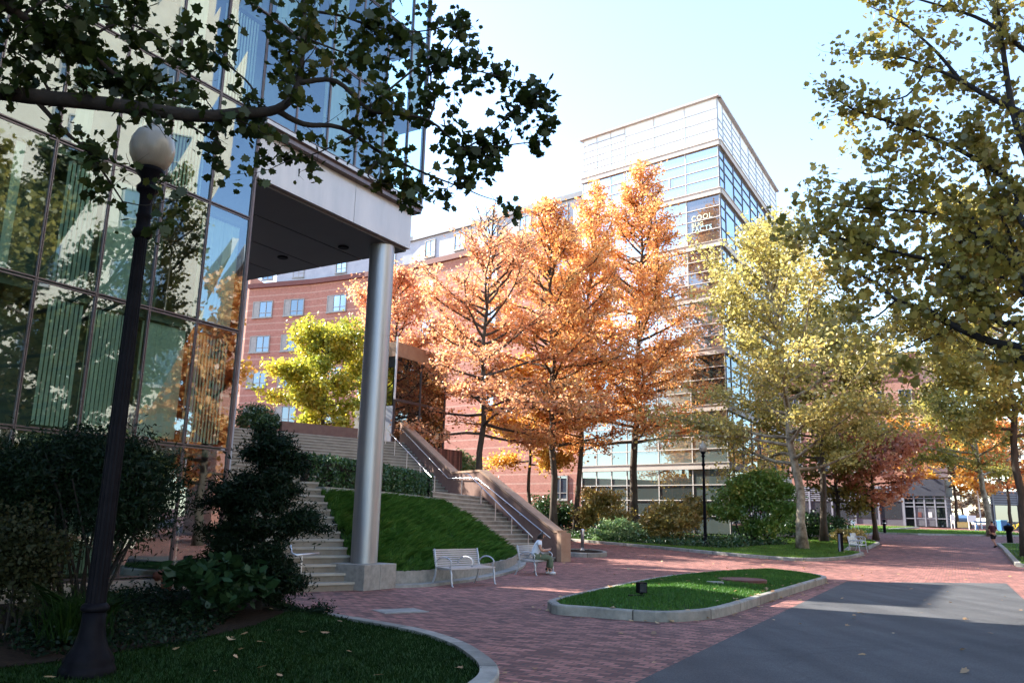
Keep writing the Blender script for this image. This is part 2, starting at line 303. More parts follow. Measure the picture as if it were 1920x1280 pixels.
M['l_mixed'] = leafmat('mixed_shrub_leaves', [(0, (.14, .14, .03)), (.5, (.36, .29, .07)), (.85, (.6, .38, .12)), (1, (.62, .28, .1))], trans=.45)
M['l_pale'] = leafmat('variegated_leaves', [(0, (.09, .2, .07)), (.5, (.22, .36, .13)), (1, (.55, .6, .34))], trans=.4)
M['grassd'] = leafmat('shaded_lawn_grass', [(0, (.006, .018, .004)), (.6, (.013, .035, .006)), (1, (.028, .055, .011))], trans=.3, gloss=.008)  # shade of the near lawn put into a darker green
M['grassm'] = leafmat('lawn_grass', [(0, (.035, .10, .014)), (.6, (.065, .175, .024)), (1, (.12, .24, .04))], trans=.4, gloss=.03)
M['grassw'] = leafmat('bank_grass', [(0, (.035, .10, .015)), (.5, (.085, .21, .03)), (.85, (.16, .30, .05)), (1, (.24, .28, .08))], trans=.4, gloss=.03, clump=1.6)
M['grassb'] = leafmat('lit_lawn_grass', [(0, (.07, .14, .018)), (.6, (.13, .25, .03)), (1, (.22, .33, .06))], trans=.4, gloss=.03)  # sunlight on the far lawns put into a lighter green
M['litter'] = leafmat('fallen_leaf', [(0, (.2, .1, .04)), (.5, (.42, .26, .12)), (1, (.55, .42, .25))], trans=.2)
# ------------------------------------------------------------------ foliage tools
LOBED = np.array([(0, -.46), (.16, -.34), (.38, -.36), (.36, -.14), (.54, .04), (.36, .12), (.30, .30), (.14, .30), (0, .54), (-.16, .30), (-.32, .28), (-.34, .12), (-.52, .02), (-.36, -.14), (-.40, -.38), (-.16, -.33)])
RHOMB = np.array([(0, -.5), (.30, 0), (0, .5), (-.30, 0)])
OAK = np.array([(0, -.5), (.34, -.12), (.22, .22), (0, .5), (-.22, .22), (-.34, -.12)])
NEEDLE = np.array([(0, -.5), (.14, 0), (0, .5), (-.14, 0)])
def leaf_arrays(P, size, tmpl, rng, fold=.25, up=.35, jit=.5):
    n = len(P); k = len(tmpl)
    nrm = rng.normal(size=(n, 3)); nrm[:, 2] += up*2; nrm /= np.linalg.norm(nrm, axis=1)[:, None]
    t = rng.normal(size=(n, 3)); t -= nrm*(t*nrm).sum(1)[:, None]; t /= np.linalg.norm(t, axis=1)[:, None]
    b = np.cross(nrm, t); s = size*(1+jit*rng.uniform(-1, 1, n))
    bend = fold*(np.abs(tmpl[:, 0])+.6*np.abs(tmpl[:, 1])**2)
    fl = rng.uniform(-.6, 1.4, n)
    V = P[:, None, :]+s[:, None, None]*(tmpl[None, :, 0, None]*b[:, None, :]+tmpl[None, :, 1, None]*t[:, None, :]+(fl[:, None]*bend[None, :])[:, :, None]*nrm[:, None, :])
    return V.reshape(-1, 3), k
def mesh_np(name, V, k):
    n = len(V)//k; me = bpy.data.meshes.new(name)
    me.vertices.add(len(V)); me.vertices.foreach_set('co', V.astype(np.float32).ravel())
    me.loops.add(n*k); me.loops.foreach_set('vertex_index', np.arange(n*k, dtype=np.int32))
    me.polygons.add(n); me.polygons.foreach_set('loop_start', np.arange(0, n*k, k, dtype=np.int32)); me.polygons.foreach_set('loop_total', np.full(n, k, dtype=np.int32))
    me.update(calc_edges=True); return me
def leaves(name, P, size, tmpl, mt, parent, rng, off=(0, 0, 0), **kw):
    V, k = leaf_arrays(np.asarray(P)-np.array(off), size, tmpl, rng, **kw)
    return link(name, mesh_np(name, V, k), mt, parent)
def poly_pts(pl, n, rng):
    """n random points on polyline arrays"""
    pl = np.asarray(pl); seg = np.linalg.norm(np.diff(pl, axis=0), axis=1); c = np.r_[0, np.cumsum(seg)]
    u = rng.uniform(0, c[-1], n); i = np.clip(np.searchsorted(c, u)-1, 0, len(seg)-1); t = (u-c[i])/seg[i]
    return pl[i]*(1-t)[:, None]+pl[i+1]*t[:, None]
def wander(a, d, L, rng, n=5, up=0.0, amp=.12):
    pts = [np.array(a, float)]; d = np.array(d, float); d /= np.linalg.norm(d)
    for i in range(n):
        d = d+rng.normal(size=3)*amp; d[2] += up; d /= np.linalg.norm(d); pts.append(pts[-1]+d*L/n)
    return np.array(pts)

def tree(name, label, base, H, cb, R0, nleaf, lsize, lm, bm, seed, group=None, tr=.22, tmpl=OAK, shape='oak', lean=(0, 0), nl=34, sig=.45, bare=0.0, trunkname='trunk', off=0.0, cat='tree', top=None):
    """tapered trunk, limbs with side twigs, leaf clumps along the outer twigs"""
    rng = np.random.default_rng(seed); base = Vector(base)
    root = thing(name, label, cat, base, 0, group)
    # trunk line (local coords)
    nT = 12; tp = [np.array([0, 0, -.15])]
    for i in range(1, nT+1):
        t = i/nT; tp.append(np.array([lean[0]*t**1.3, lean[1]*t**1.3, H*.96*t])+np.r_[rng.normal(size=2)*.012*H*.35*(t > .1), 0])
    tp = np.array(tp); rad = [tr*1.5]+[tr*(1-.93*(i/nT))**.9 for i in range(1, nT+1)]
    mb = MB(); mb.tube(tp, rad, 10)
    anchors = []; wts = []
    for j in range(nl):
        u = (j+rng.uniform(0, 1))/nl; z = cb+(H*.95-cb)*u**.9
        p = np.array([np.interp(z, tp[:, 2], tp[:, 0]), np.interp(z, tp[:, 2], tp[:, 1]), z])
        az = j*2.399+rng.uniform(-.9, .9); u = min(1, max(0, u+rng.normal()*.02))
        if shape == 'oak': rr = R0*(1-.95*u**.88)*(.75+.25*min(1, u/.1)); el = -.05+1.05*u**.8
        elif shape == 'plane': rr = R0*(1-.92*u**1.25)*(.78+.22*min(1, u/.2)); el = .08+.85*u
        elif shape == 'round': rr = R0*math.sin(math.pi*(.18+.76*u)); el = -.1+1.1*u
        elif shape == 'conifer': rr = R0*(1-.66*u**1.6)*(.8+.2*min(1, u/.3)); el = .05+.5*u
        rr *= rng.uniform(.55, 1.25)
        d = np.array([math.cos(az)*math.cos(el), math.sin(az)*math.cos(el), math.sin(el)])
        L = rr/max(.35, math.cos(el)); L = min(L, (H*1.02-z)/max(.05, math.sin(el))) if el > .05 else L
        lim = wander(p, d, L, rng, 6, up=.03 if shape != 'conifer' else -.02)
        r0 = max(.012, min(tr*.42, .022*L+.02)); mb.tube(lim, [r0*(1-.85*i/6) for i in range(7)], 5, cap=False)
        bare_here = bare and u > 1-bare
        lw = L*(.10 if bare_here else 1)
        anchors.append(lim[2:]); wts.append(lw*.5)
        for q in range(5):
            i = rng.integers(2, 6); dd = (lim[i]-lim[i-1]); dd /= np.linalg.norm(dd)
            side = np.cross(dd, [0, 0, 1]); side /= (np.linalg.norm(side)+1e-6)
            d2 = dd*.75+side*(1 if q % 2 else -1)*rng.uniform(.5, .95)+np.array([0, 0, rng.uniform(-.2, .35)])
            tw = wander(lim[i], d2, L*rng.uniform(.25, .45), rng, 3)
            mb.tube(tw, [r0*.4, r0*.3, r0*.2, r0*.08], 3, cap=False); anchors.append(tw); wts.append(lw*.42)
    tk = mb.build('trunk', bm, root, smooth=True)
    wts = np.array(wts)/sum(wts); cnt = rng.multinomial(nleaf, wts)
    P = [poly_pts(a, c, rng) for a, c in zip(anchors, cnt) if c]
    P = np.concatenate(P); P += rng.normal(size=P.shape)*np.array([sig, sig, sig*.85])*rng.uniform(.3, 1.1, (len(P), 1))
    leaves('crown', P, lsize, tmpl, lm, root, rng)
    return root

def bush(name, label, base, blobs, nleaf, lsize, lm, seed, tmpl=RHOMB, stems=6, bm=None, group=None, cat='shrub', stem_r=.02, shell=.3, up=.3, core=True):
    """blobs: [(dx,dy,dz,rx,ry,rz)] leaf clumps on real stems"""
    rng = np.random.default_rng(seed); base = Vector(base); root = thing(name, label, cat, base, 0, group)
    mb = MB()
    for j in range(stems):
        b = blobs[j % len(blobs)]; a = rng.uniform(0, 6.28); q = .5*rng.uniform(.2, .9)
        e = np.array([b[0]+b[3]*q*math.cos(a), b[1]+b[4]*q*math.sin(a), b[2]+b[5]*.3])
        s = np.array([e[0]*.25+rng.normal()*.06, e[1]*.25+rng.normal()*.06, -.08])
        pts = wander(s, e-s, np.linalg.norm(e-s), rng, 4, amp=.07); mb.tube(pts, [stem_r*(1-.16*i) for i in range(5)], 5)
    mb.build('stem', bm or M['barkd'], root)
    vol = np.array([b[3]*b[4]+b[4]*b[5]+b[3]*b[5] for b in blobs]); cnt = rng.multinomial(nleaf, vol/vol.sum()); P = []
    for b, c in zip(blobs, cnt):
        # clumpy shell: sub-clump centres on the blob
        m = max(6, c//60); d = rng.normal(size=(m, 3)); d /= np.linalg.norm(d, axis=1)[:, None]; d *= (1-shell*rng.uniform(0, 1, (m, 1))**.7)*rng.uniform(.82, 1.12, (m, 1))
        i = rng.integers(0, m, c); cs = .16
        p = d[i]+rng.normal(size=(c, 3))*cs; P.append(p*np.array(b[3:6])+np.array(b[:3]))
    P = np.concatenate(P); P = P[P[:, 2] > .02]
    leaves('foliage', P, lsize, tmpl, lm, root, rng, up=up)
    return root

def grass_blades(P, h, w, rng, lean=.35, wind=(0, 0)):
    n = len(P); a = rng.uniform(0, 6.28, n); hh = h*rng.uniform(.55, 1.25, n)
    sx = np.stack([np.cos(a), np.sin(a), 0*a], 1)*(w*rng.uniform(.6, 1.3, n))[:, None]
    b = rng.uniform(0, 6.28, n); ln = np.stack([np.cos(b)*lean+wind[0], np.sin(b)*lean+wind[1], np.ones(n)], 1)*hh[:, None]
    ln[:, 2] *= rng.uniform(.7, 1, n)
    mid = P+ln*.55*np.array([.55, .55, 1.25]); tip = P+ln
    V = np.stack([P-sx, P+sx, mid+sx*.7, tip, mid-sx*.7], 1).reshape(-1, 3); return V
def in_poly(pts, poly):
    x, y = pts[:, 0], pts[:, 1]; c = np.zeros(len(pts), bool); n = len(poly); j = n-1
    for i in range(n):
        xi, yi = poly[i]; xj, yj = poly[j]
        c ^= ((yi > y) != (yj > y)) & (x < (xj-xi)*(y-yi)/((yj-yi) or 1e-9)+xi); j = i
    return c
def scatter_in(poly, n, rng, dens=None):
    po = np.array(poly); lo, hi = po.min(0), po.max(0); out = []
    k = 0
    while k < n:
        p = rng.uniform(lo, hi, (n*2, 2)); p = p[in_poly(p, poly)]
        if dens is not None: p = p[rng.uniform(size=len(p)) < dens(p)]
        out.append(p); k += len(p)
        if len(p) == 0: break
    return np.concatenate(out)[:n]
def smooth_loop(pts, n=6, closed=True):
    pts = [Vector((p[0], p[1])) for p in pts]; m = len(pts); out = []
    for i in range(m if closed else m-1):
        g0 = pts[(i-1) % m] if closed or i > 0 else pts[0]; p1 = pts[i]; p2 = pts[(i+1) % m]; g3 = pts[(i+2) % m] if closed or i+2 < m else pts[-1]
        for k in range(n):
            t = k/n; out.append(.5*((2*p1)+(-g0+p2)*t+(2*g0-5*p1+4*p2-g3)*t*t+(-g0+3*p1-3*p2+g3)*t**3))
    if not closed: out.append(pts[-1])
    return [(p.x, p.y) for p in out]
def ccw(poly):
    a = sum(poly[i][0]*poly[(i+1) % len(poly)][1]-poly[(i+1) % len(poly)][0]*poly[i][1] for i in range(len(poly)))
    return poly if a > 0 else poly[::-1]
def inset(poly, d):
    poly = ccw(poly); n = len(poly); out = []
    for i in range(n):
        a, b, c = Vector(poly[i-1]), Vector(poly[i]), Vector(poly[(i+1) % n])
        u = (b-a); v = (c-b)
        if u.length < 1e-6 or v.length < 1e-6: out.append(tuple(b)); continue
        u.normalize(); v.normalize(); n1 = Vector((-u.y, u.x)); n2 = Vector((-v.y, v.x)); h = n1+n2
        h = h/(max(.3, h.length_squared/2)) if h.length > 1e-6 else n1
        out.append(tuple(b+h*d))
    return out
def sheet(name, poly, zf, mt, kind='structure', maxlen=2.5):
    bm = bmesh.new(); f = bm.faces.new([bm.verts.new((p[0], p[1], 0)) for p in poly])
    bmesh.ops.triangulate(bm, faces=[f])
    for _ in range(6):
        es = [e for e in bm.edges if e.calc_length() > maxlen]
        if not es: break
        bmesh.ops.subdivide_edges(bm, edges=es, cuts=1); bmesh.ops.triangulate(bm, faces=bm.faces[:])
    for v in bm.verts: v.co.z = zf(v.co.x, v.co.y)
    bmesh.ops.recalc_face_normals(bm, faces=bm.faces[:])
    me = bpy.data.meshes.new(name); bm.to_mesh(me); bm.free()
    o = link(name, me, mt); return tag(o, kind=kind)
def kerb(name, poly, w, h, mt=None, kind='structure', gap=True):
    """closed granite kerb following the ground"""
    po = ccw(poly); pi = inset(po, w); n = len(po); vs = []; fs = []
    b = .02
    pm = inset(po, b)
    for ring, z in ((po, -.05), (po, h-b), (pm, h), (pi, h), (pi, -.05)):
        vs += [(p[0], p[1], g(p[1])+z) for p in ring]
    for r in range(4):
        for i in range(n): fs.append((r*n+i, r*n+(i+1) % n, (r+1)*n+(i+1) % n, (r+1)*n+i))
    me = bpy.data.meshes.new(name); me.from_pydata(vs, [], fs); me.update()
    cum = [0.0]
    for i in range(n): cum.append(cum[-1]+(Vector(po[(i+1) % n])-Vector(po[i])).length)
    uv = me.uv_layers.new(name='along'); data = []
    for r in range(4):
        for i in range(n): data += [cum[i], r*.1, cum[i+1], r*.1, cum[i+1], r*.1+.1, cum[i], r*.1+.1]
    uv.data.foreach_set('uv', data)
    return tag(link(name, me, mt or M['kerbj']), kind=kind), pi
def grass(name, poly, zf, n, h, w, mt, seed, **kw):
    rng = np.random.default_rng(seed); p = scatter_in(poly, n, rng)
    z = np.array([zf(a, b) for a, b in p]); P = np.c_[p, z]
    V = grass_blades(P, h, w, rng, **kw); return tag(link(name, mesh_np(name, V, 5), mt), kind='stuff')
# ------------------------------------------------------------------ ground
ys = list(range(-80, 30, 10))+list(range(30, 48, 1))+list(range(48, 126, 11))+[125, 180, 260, 420]
xs = [-160, -80, -40, -20, 0, 20, 40, 80, 160, 260]
vs = [(x, y, g(y)) for y in ys for x in xs]; nx = len(xs)
fs = [(j*nx+i, j*nx+i+1, (j+1)*nx+i+1, (j+1)*nx+i) for j in range(len(ys)-1) for i in range(nx-1)]
me = bpy.data.meshes.new('brick_plaza'); me.from_pydata(vs, [], fs); me.update()
tag(link('brick_plaza', me, M['paver']), kind='structure')
A0, A1 = Vector((10.55, 26.5)), Vector((16.2, 27.6)); ad = Vector((.466, .885))
sheet('asphalt_road', [tuple(A0-ad*80), tuple(A1-ad*80), tuple(A1), tuple(A0)], lambda x, y: g(y)+.006, M['asphalt'], maxlen=400)

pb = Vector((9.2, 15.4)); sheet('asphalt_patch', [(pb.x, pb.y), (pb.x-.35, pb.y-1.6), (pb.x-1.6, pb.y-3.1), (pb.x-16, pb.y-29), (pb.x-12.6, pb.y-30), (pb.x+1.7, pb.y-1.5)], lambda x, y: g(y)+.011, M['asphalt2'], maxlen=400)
# ------------------------------------------------------------------ lawns with granite kerbs
def gz(z): return lambda x, y: g(y)+z
# near lawn with planting bed in front of the glass building
p = [GP(545, 1150), GP(620, 1164), GP(700, 1178), GP(800, 1198), GP(870, 1222), GP(912, 1248), GP(934, 1272)]
nl_ = smooth_loop([(q.x, q.y) for q in p]+[(-.10, 8.3), (-.45, 7.4), (-1.6, 6.5), (-3.6, 5.7), (-7, 4.9)], 4, False)+[(-14, 3.5), (-15, -1), (-12.5, 3.9), (-5.36, 15.7), (-4.9, 15.6)]
nl_ = [q for i, q in enumerate(nl_) if i == 0 or (Vector(q)-Vector(nl_[i-1])).length > .05]
near_out = ccw(nl_[:-5]+[(-13.2, 2.6), (-5.5, 15.6)])
_, near_in = kerb('kerb', near_out, .2, .13)
def lawn_z(x, y):                                   # the lawn swells up to the bed by the facade
    d = (x+6.34)*.859-(y-14.17)*.512
    return .085+.17*max(0, min(1, (4.2-d)/3.2))
sheet('lawn', near_in, lawn_z, M['lawn'], maxlen=.8)
bedp = [GP(0, 1232, .2), GP(150, 1215, .2), GP(300, 1192, .2), GP(400, 1180, .18), GP(480, 1168, .15), GP(535, 1152, .12)]
bed = [(q.x, q.y) for q in bedp]+[(-4.6, 15.2), (-5.6, 15.3), (-12, 4.4), (-10, 6.2)]
sheet('planting_bed', bed, lambda x, y: lawn_z(x, y)+.018, M['mulch'], maxlen=.8)
def not_bed(poly, bed):
    return lambda p: (~in_poly(p, bed)).astype(float)
rng = np.random.default_rng(5)
P = scatter_in(near_in, 52000, rng, lambda p: (~in_poly(p, bed))*np.clip(1.25-p[:, 1]*.03, .3, 1)*(p[:, 1] > 6))
P = np.c_[P, [lawn_z(a, b) for a, b in P]]
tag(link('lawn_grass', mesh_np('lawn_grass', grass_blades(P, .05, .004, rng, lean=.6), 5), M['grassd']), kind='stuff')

# island
isl = smooth_loop([GP(x, y, .17)[:2] for x, y in [(1031, 1128), (1040, 1120), (1150, 1096), (1250, 1078), (1350, 1069), (1430, 1066), (1500, 1071), (1549, 1079), (1530, 1087), (1440, 1113), (1360, 1136), (1310, 1143), (1250, 1146), (1180, 1143), (1100, 1137), (1045, 1133)]], 3)
_, isl_in = kerb('kerb', isl, .16, .17)
ic = Vector((sum(q[0] for q in isl_in)/len(isl_in), sum(q[1] for q in isl_in)/len(isl_in)))
def closest(p, a, b):
    d = b-a; t = max(0, min(1, (p-a).dot(d)/max(1e-9, d.length_squared))); return a+d*t
def isl_z(x, y):
    p = Vector((x, y)); d = min((p-closest(p, Vector(a), Vector(b))).length for a, b in zip(isl_in, isl_in[1:]+isl_in[:1]))
    return .13+.16*min(1, d/2.2)**.7
sheet('lawn', isl_in, isl_z, M['lawn'], maxlen=.8)
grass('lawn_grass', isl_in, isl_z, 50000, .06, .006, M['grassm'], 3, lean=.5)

# far bed with trees (kerb line from behind the stair wall to the bench corner)
kp = [GP(x, y) for x, y in [(1062, 1013), (1150, 1021), (1240, 1029), (1330, 1038), (1420, 1046), (1490, 1051), (1550, 1051), (1595, 1047)]]
far = smooth_loop([(q.x, q.y) for q in kp]+[(19.0, 45.2), (19.4, 46.3), (19.0, 47.3)], 3, False)+[(20.9, 51.3), (21.8, 51.0), (25.6, 58), (26.5, 61), (25, 64), (17.8, 61.5), (10.5, 66), (4, 71), (-2.5, 76), (-2.6, 57), (1.5, 55.3)]
_, far_in = kerb('kerb', far, .2, .15)
sheet('lawn', far_in, gz(.12), M['lawn'], maxlen=2.5)
bedf = [(3.0, 55.6), (6.5, 51.2), (9.5, 48.2), (12.2, 46.6), (15.4, 50.5), (17.5, 52), (18.5, 60.5), (9.5, 66), (-2, 75), (-2, 58)]
sheet('planting_bed', bedf, gz(.14), M['mulch'], maxlen=2.5)
rng = np.random.default_rng(9)
P = scatter_in(far_in, 60000, rng, lambda p: (~in_poly(p, bedf)).astype(float)); P = np.c_[P, gv(P[:, 1])+.12]
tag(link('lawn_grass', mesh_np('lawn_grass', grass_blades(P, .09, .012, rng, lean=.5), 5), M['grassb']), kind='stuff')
# round mulch ring under the plane tree
# right-hand lawns
def pl(pts): return [(GP(*q)[0], GP(*q)[1]) for q in pts]
rl = pl([(1868, 1021), (1880, 1032), (1890, 1045), (1905, 1062), (1960, 1066)])+[(40, 44), (48, 58), (42, 63)]
_, rin = kerb('kerb', rl, .25, .15); sheet('lawn', rin, gz(.12), M['lawn'])
grass('lawn_grass', rin, gz(.12), 9000, .1, .014, M['grassb'], 11, lean=.5)
rl = [(33.8, 77), (37, 76), (50, 78), (52, 88), (44, 88), (36.5, 86)]
_, rin = kerb('kerb', rl, .25, .15); sheet('lawn', rin, gz(.12), M['lawn']); grass('lawn_grass', rin, gz(.12), 9000, .12, .02, M['grassb'], 12, lean=.5)
rl = [(24, 68.2), (31.8, 73.5), (40, 88), (48, 98), (30, 98), (22, 80)]
_, rin = kerb('kerb', rl, .25, .15); sheet('lawn', rin, gz(.12), M['lawn']); grass('lawn_grass', rin, gz(.12), 14000, .12, .02, M['grassb'], 13, lean=.5)
# round tree-pit ring beside the stair wall
rc = GP(1093, 1040); ring = [(rc.x+1.15*math.cos(a), rc.y+1.7*math.sin(a)) for a in np.linspace(0, 2*math.pi, 28, endpoint=False)]
_, rin = kerb('kerb', ring, .16, .2); sheet('planting_bed', rin, gz(.16), M['mulch'])

# ------------------------------------------------------------------ stairs
M['tread'] = mat('lit_stair_tread', (.30, .28, .24), (.42, .39, .34), scale=2.2, rough=.85, bump=.2, bscale=40)  # treads lighter, risers darker: daylight on the steps put into the colour
NS, RI = 15, .18; ZL = NS*RI
def lerp(a, b, t): return Vector(a)*(1-t)+Vector(b)*t
def flight(mb, Rb, Rt, Lb, Lt, n, z0, z1, base, tr):
    """stacked steps between a right and a left boundary line"""
    for k in range(n):
        t0, t1 = k/n, (k+1)/n; z = z0+(z1-z0)*(k+1)/n
        back = min(1.0, t1+.03)
        poly = [lerp(Lb, Lt, t0), lerp(Rb, Rt, t0), lerp(Rb, Rt, back), lerp(Lb, Lt, back)]
        d = (Vector(poly[3])-Vector(poly[0])).normalized()*.03
        mb.prism([(p.x, p.y) for p in ccwv(poly)], base if k == 0 else z-(z1-z0)/n-.12, z-.045)
        nos = [poly[0]-d, poly[1]-d, poly[2], poly[3]]
        tr.prism([(p.x, p.y) for p in ccwv(nos)], z-.05, z)
def ccwv(p):
    q = [(v[0], v[1]) for v in p]; a = sum(q[i][0]*q[(i+1) % len(q)][1]-q[(i+1) % len(q)][0]*q[i][1] for i in range(len(q)))
    return list(p) if a > 0 else list(p)[::-1]
R0, R1 = Vector((-3.30, 19.5)), Vector((-5.45, 23.1)); L0, L1 = Vector((-6.4, 16.9)), Vector((-9.6, 20.2))
S0, S1 = Vector((2.0, 35.5)), Vector((-1.41, 40.0)); Q0, Q1 = Vector((.45, 34.6)), Vector((-3.5, 32.2))
U0, U1 = Vector((-2.9, 42.3)), Vector((-6.3, 48.0)); W0, W1 = Vector((-12.5, 33.5)), Vector((-17, 39.5))
ZT = 5.9
stair = thing('stone_staircase', 'broad pale stone staircase, two lower flights and a wide upper flight to the terrace', 'staircase', (R0.x, R0.y, 0))
mb = MB(stair.location); tr = MB(stair.location); flight(mb, R0, R1, L0, L1, NS, 0, ZL, -.1, tr); tr.build('tread', M['tread'], mb.build('lower_flight', M['stone'], stair))
mb = MB(stair.location); tr = MB(stair.location); flight(mb, S0, S1, Q0, Q1, NS, 0, ZL, -.1, tr); tr.build('tread', M['tread'], mb.build('lower_flight', M['stone'], stair))
mb = MB(stair.location); tr = MB(stair.location); flight(mb, U0, U1, W0, W1, 17, ZL, ZT, ZL-.2, tr); tr.build('tread', M['tread'], mb.build('upper_flight', M['stone'], stair))
land = [R1, Q1, S1, U0, W0, L1]
mb = MB(stair.location); mb.prism([(p.x, p.y) for p in ccwv(land)], -.1, ZL-.012); mb.build('landing', M['stone'], stair)
terr = [tuple(W1), tuple(U1), (-3.0, 52.5), (-4.5, 72), (-45, 86), (-45, 45)]
mb = MB(); mb.prism(ccwv(terr), -.1, ZT-.012); tag(mb.build('upper_terrace_ground', M['paver']), kind='structure')

# brown stucco wall along the right side of the stair
wall = thing('stair_wall', 'brown stucco stair wall with sloping tan coping, beside the handrails', 'wall', (S0.x, S0.y, 0))
prof = [((2.12, 35.42), 1.28), ((1.98, 35.62), 1.28), (S1, ZL+1.3), (U0, ZL+1.3), (U1+(U1-U0)*.05, ZT+1.25)]
eo = Vector((.835, .55))*.42
def wallpart(mb, lo, hi, x0, x1):
    """ribbon between z = lo(i) and hi(i), thickness along eo from x0 to x1"""
    n = len(prof); vs = []
    for (p, z) in prof:
        p = Vector(p)
        vs += [(*(p+eo*x0), lo(z)), (*(p+eo*x1), lo(z)), (*(p+eo*x1), hi(z)), (*(p+eo*x0), hi(z))]
    f = []
    for i in range(n-1):
        a, b = i*4, i*4+4
        f += [(a+k, a+(k+1) % 4, b+(k+1) % 4, b+k) for k in range(4)]
    f += [(3, 2, 1, 0), ((n-1)*4, (n-1)*4+1, (n-1)*4+2, (n-1)*4+3)]
    mb.add(vs, f)
mb = MB(wall.location); wallpart(mb, lambda z: -.1, lambda z: z-.10, 0, 1); mb.build('wall_body', M['stucco'], wall)
mb = MB(wall.location); wallpart(mb, lambda z: z-.10, lambda z: z, -.08, 1.08); mb.build('coping', M['coping'], wall)
pc = Vector((2.12, 35.42))+eo*.5; dax = (eo.normalized().to_3d(), Vector((-eo.y, eo.x, 0)).normalized(), Vector((0, 0, 1)))
mb = MB(wall.location); mb.box((pc.x+.07, pc.y-.1, .55), (.50, .3, 1.25), dax); mb.build('end_pillar', M['coping'], wall)
# short terrace parapet
mb = MB(); mb.bar((-8.7, 46.6, ZT+.3), (-12.2, 43.7, ZT+.3), .35, .66); tag(mb.build('terrace_parapet', M['stucco']), 'low brown parapet at the head of the stair under the yellow tree', 'parapet')

# handrails
def rail(name, label, pts, posts, z_drop):
    t = thing(name, label, 'handrail', pts[0])
    mb = MB(pts[0]); mb.tube(pts, .024, 8); mb.build('rail', M['steel'], t, smooth=True)
    for q in posts:
        mb = MB(pts[0]); mb.tube([(q[0], q[1], q[2]), (q[0], q[1], q[2]-z_drop)], .022, 6); mb.build('post', M['steel'], t)
    return t
def on(a, b, t, za, zb, h): p = lerp(a, b, t); return Vector((p.x, p.y, za+(zb-za)*t+h))
rin = lambda p, q, k: p+(q-p)*k
SA, SB = rin(S0, Q0, .62), rin(S1, Q1, .22)
pts = [on(SA, SB, t, 0, ZL, .98) for t in (0, .25, .5, .75, 1)]; e = pts[-1]+(pts[-1]-pts[-2]).normalized()*.1; pts += [e+Vector((-.25, .3, 0))]
rail('handrail', 'steel handrail on posts down the middle of the lower right-hand flight', pts, [on(SA, SB, t, 0, ZL, .98) for t in (.06, .3, .55, .78)]+[pts[-1]], .97)
UA, UB = rin(U0, W0, .10), rin(U1, W1, .10)
pts = [on(UA, UB, -.03, ZL, ZT, .9)]+[on(UA, UB, t, ZL, ZT, .98) for t in (.0, .35, .7, 1)]; pts = [pts[1]+Vector((.2, -.28, 0))]+pts[1:]
rail('handrail', 'steel handrail on posts up the wide upper flight, beside the steel column', pts, [pts[0]]+[on(UA, UB, t, ZL, ZT, .98) for t in (.2, .45, .7, .9)], .97)
wi = -eo.normalized()*.12
pts = []
for (p, q, za, zb) in ((S0, S1, 0, ZL), (U0, U1, ZL, ZT)):
    for t in (.03, .5, 1.0 if zb < ZT else .95): w = lerp(p, q, t)+wi; pts.append(Vector((w.x, w.y, za+(zb-za)*t+.88)))
tw = thing('handrail', 'long steel handrail fixed along the brown stair wall', 'handrail', pts[0])
mb = MB(pts[0]); mb.tube(pts, .024, 8)
for a, b in zip(pts[:-1], pts[1:]):
    for t in (.2, .8):
        c = a.lerp(b, t); mb.tube([c, c+Vector((0, 0, -.09)), c+Vector((eo.x, eo.y, 0)).normalized()*.13+Vector((0, 0, -.09))], .012, 5)
mb.build('rail', M['steel'], tw, smooth=True)
# short hooked rail at the left flight
q = AT(556, 1040, 18.9)
pts = [q+Vector((-.45, -.35, 0)), q+Vector((.0, 0, 0)), q+Vector((.38, .33, .02))]
rail('handrail', 'short steel handrail hook on the left flight behind the dark conifer', [q+Vector((.42, .36, .03)), q, q+Vector((-.12, .02, .04)), q+Vector((-.2, .2, .2))], [q+Vector((.1, .09, 0))], .6)

# grass berm between the flights
bl = [(-3.5, 20.15), (-2.35, 20.85), (-1.75, 21.9), (-1.05, 23.6), (-.45, 25.9), (.05, 28.6), (.32, 31.5), (.42, 34.3)]
bl = smooth_loop(bl, 4, False)
nb = len(bl)
lowwall = thing('berm_retaining_wall', 'curved low granite wall with pale kerb at the foot of the grass berm', 'retaining wall', (bl[0][0], bl[0][1], 0))
def ribbon(mb, line, w0, w1, z0, z1):
    n = len(line); vs = []
    for i, p in enumerate(line):
        d = Vector(line[min(i+1, n-1)])-Vector(line[max(i-1, 0)]); d.normalize(); o = Vector((d.y, -d.x)); p = Vector(p)
        vs += [(*(p+o*w0), z0), (*(p+o*w1), z0), (*(p+o*w1), z1), (*(p+o*w0), z1)]
    f = [(a+k, a+(k+1) % 4, a+4+(k+1) % 4, a+4+k) for i in range(n-1) for a in [i*4] for k in range(4)]
    f += [(3, 2, 1, 0), ((n-1)*4, (n-1)*4+1, (n-1)*4+2, (n-1)*4+3)]; mb.add(vs, f)
mb = MB(lowwall.location); ribbon(mb, bl, -.22, 0, -.1, .36); mb.build('wall_body', M['granite'], lowwall)
mb = MB(lowwall.location); ribbon(mb, bl, 0, .36, -.1, .07); mb.build('kerb_strip', M['kerb'], lowwall)
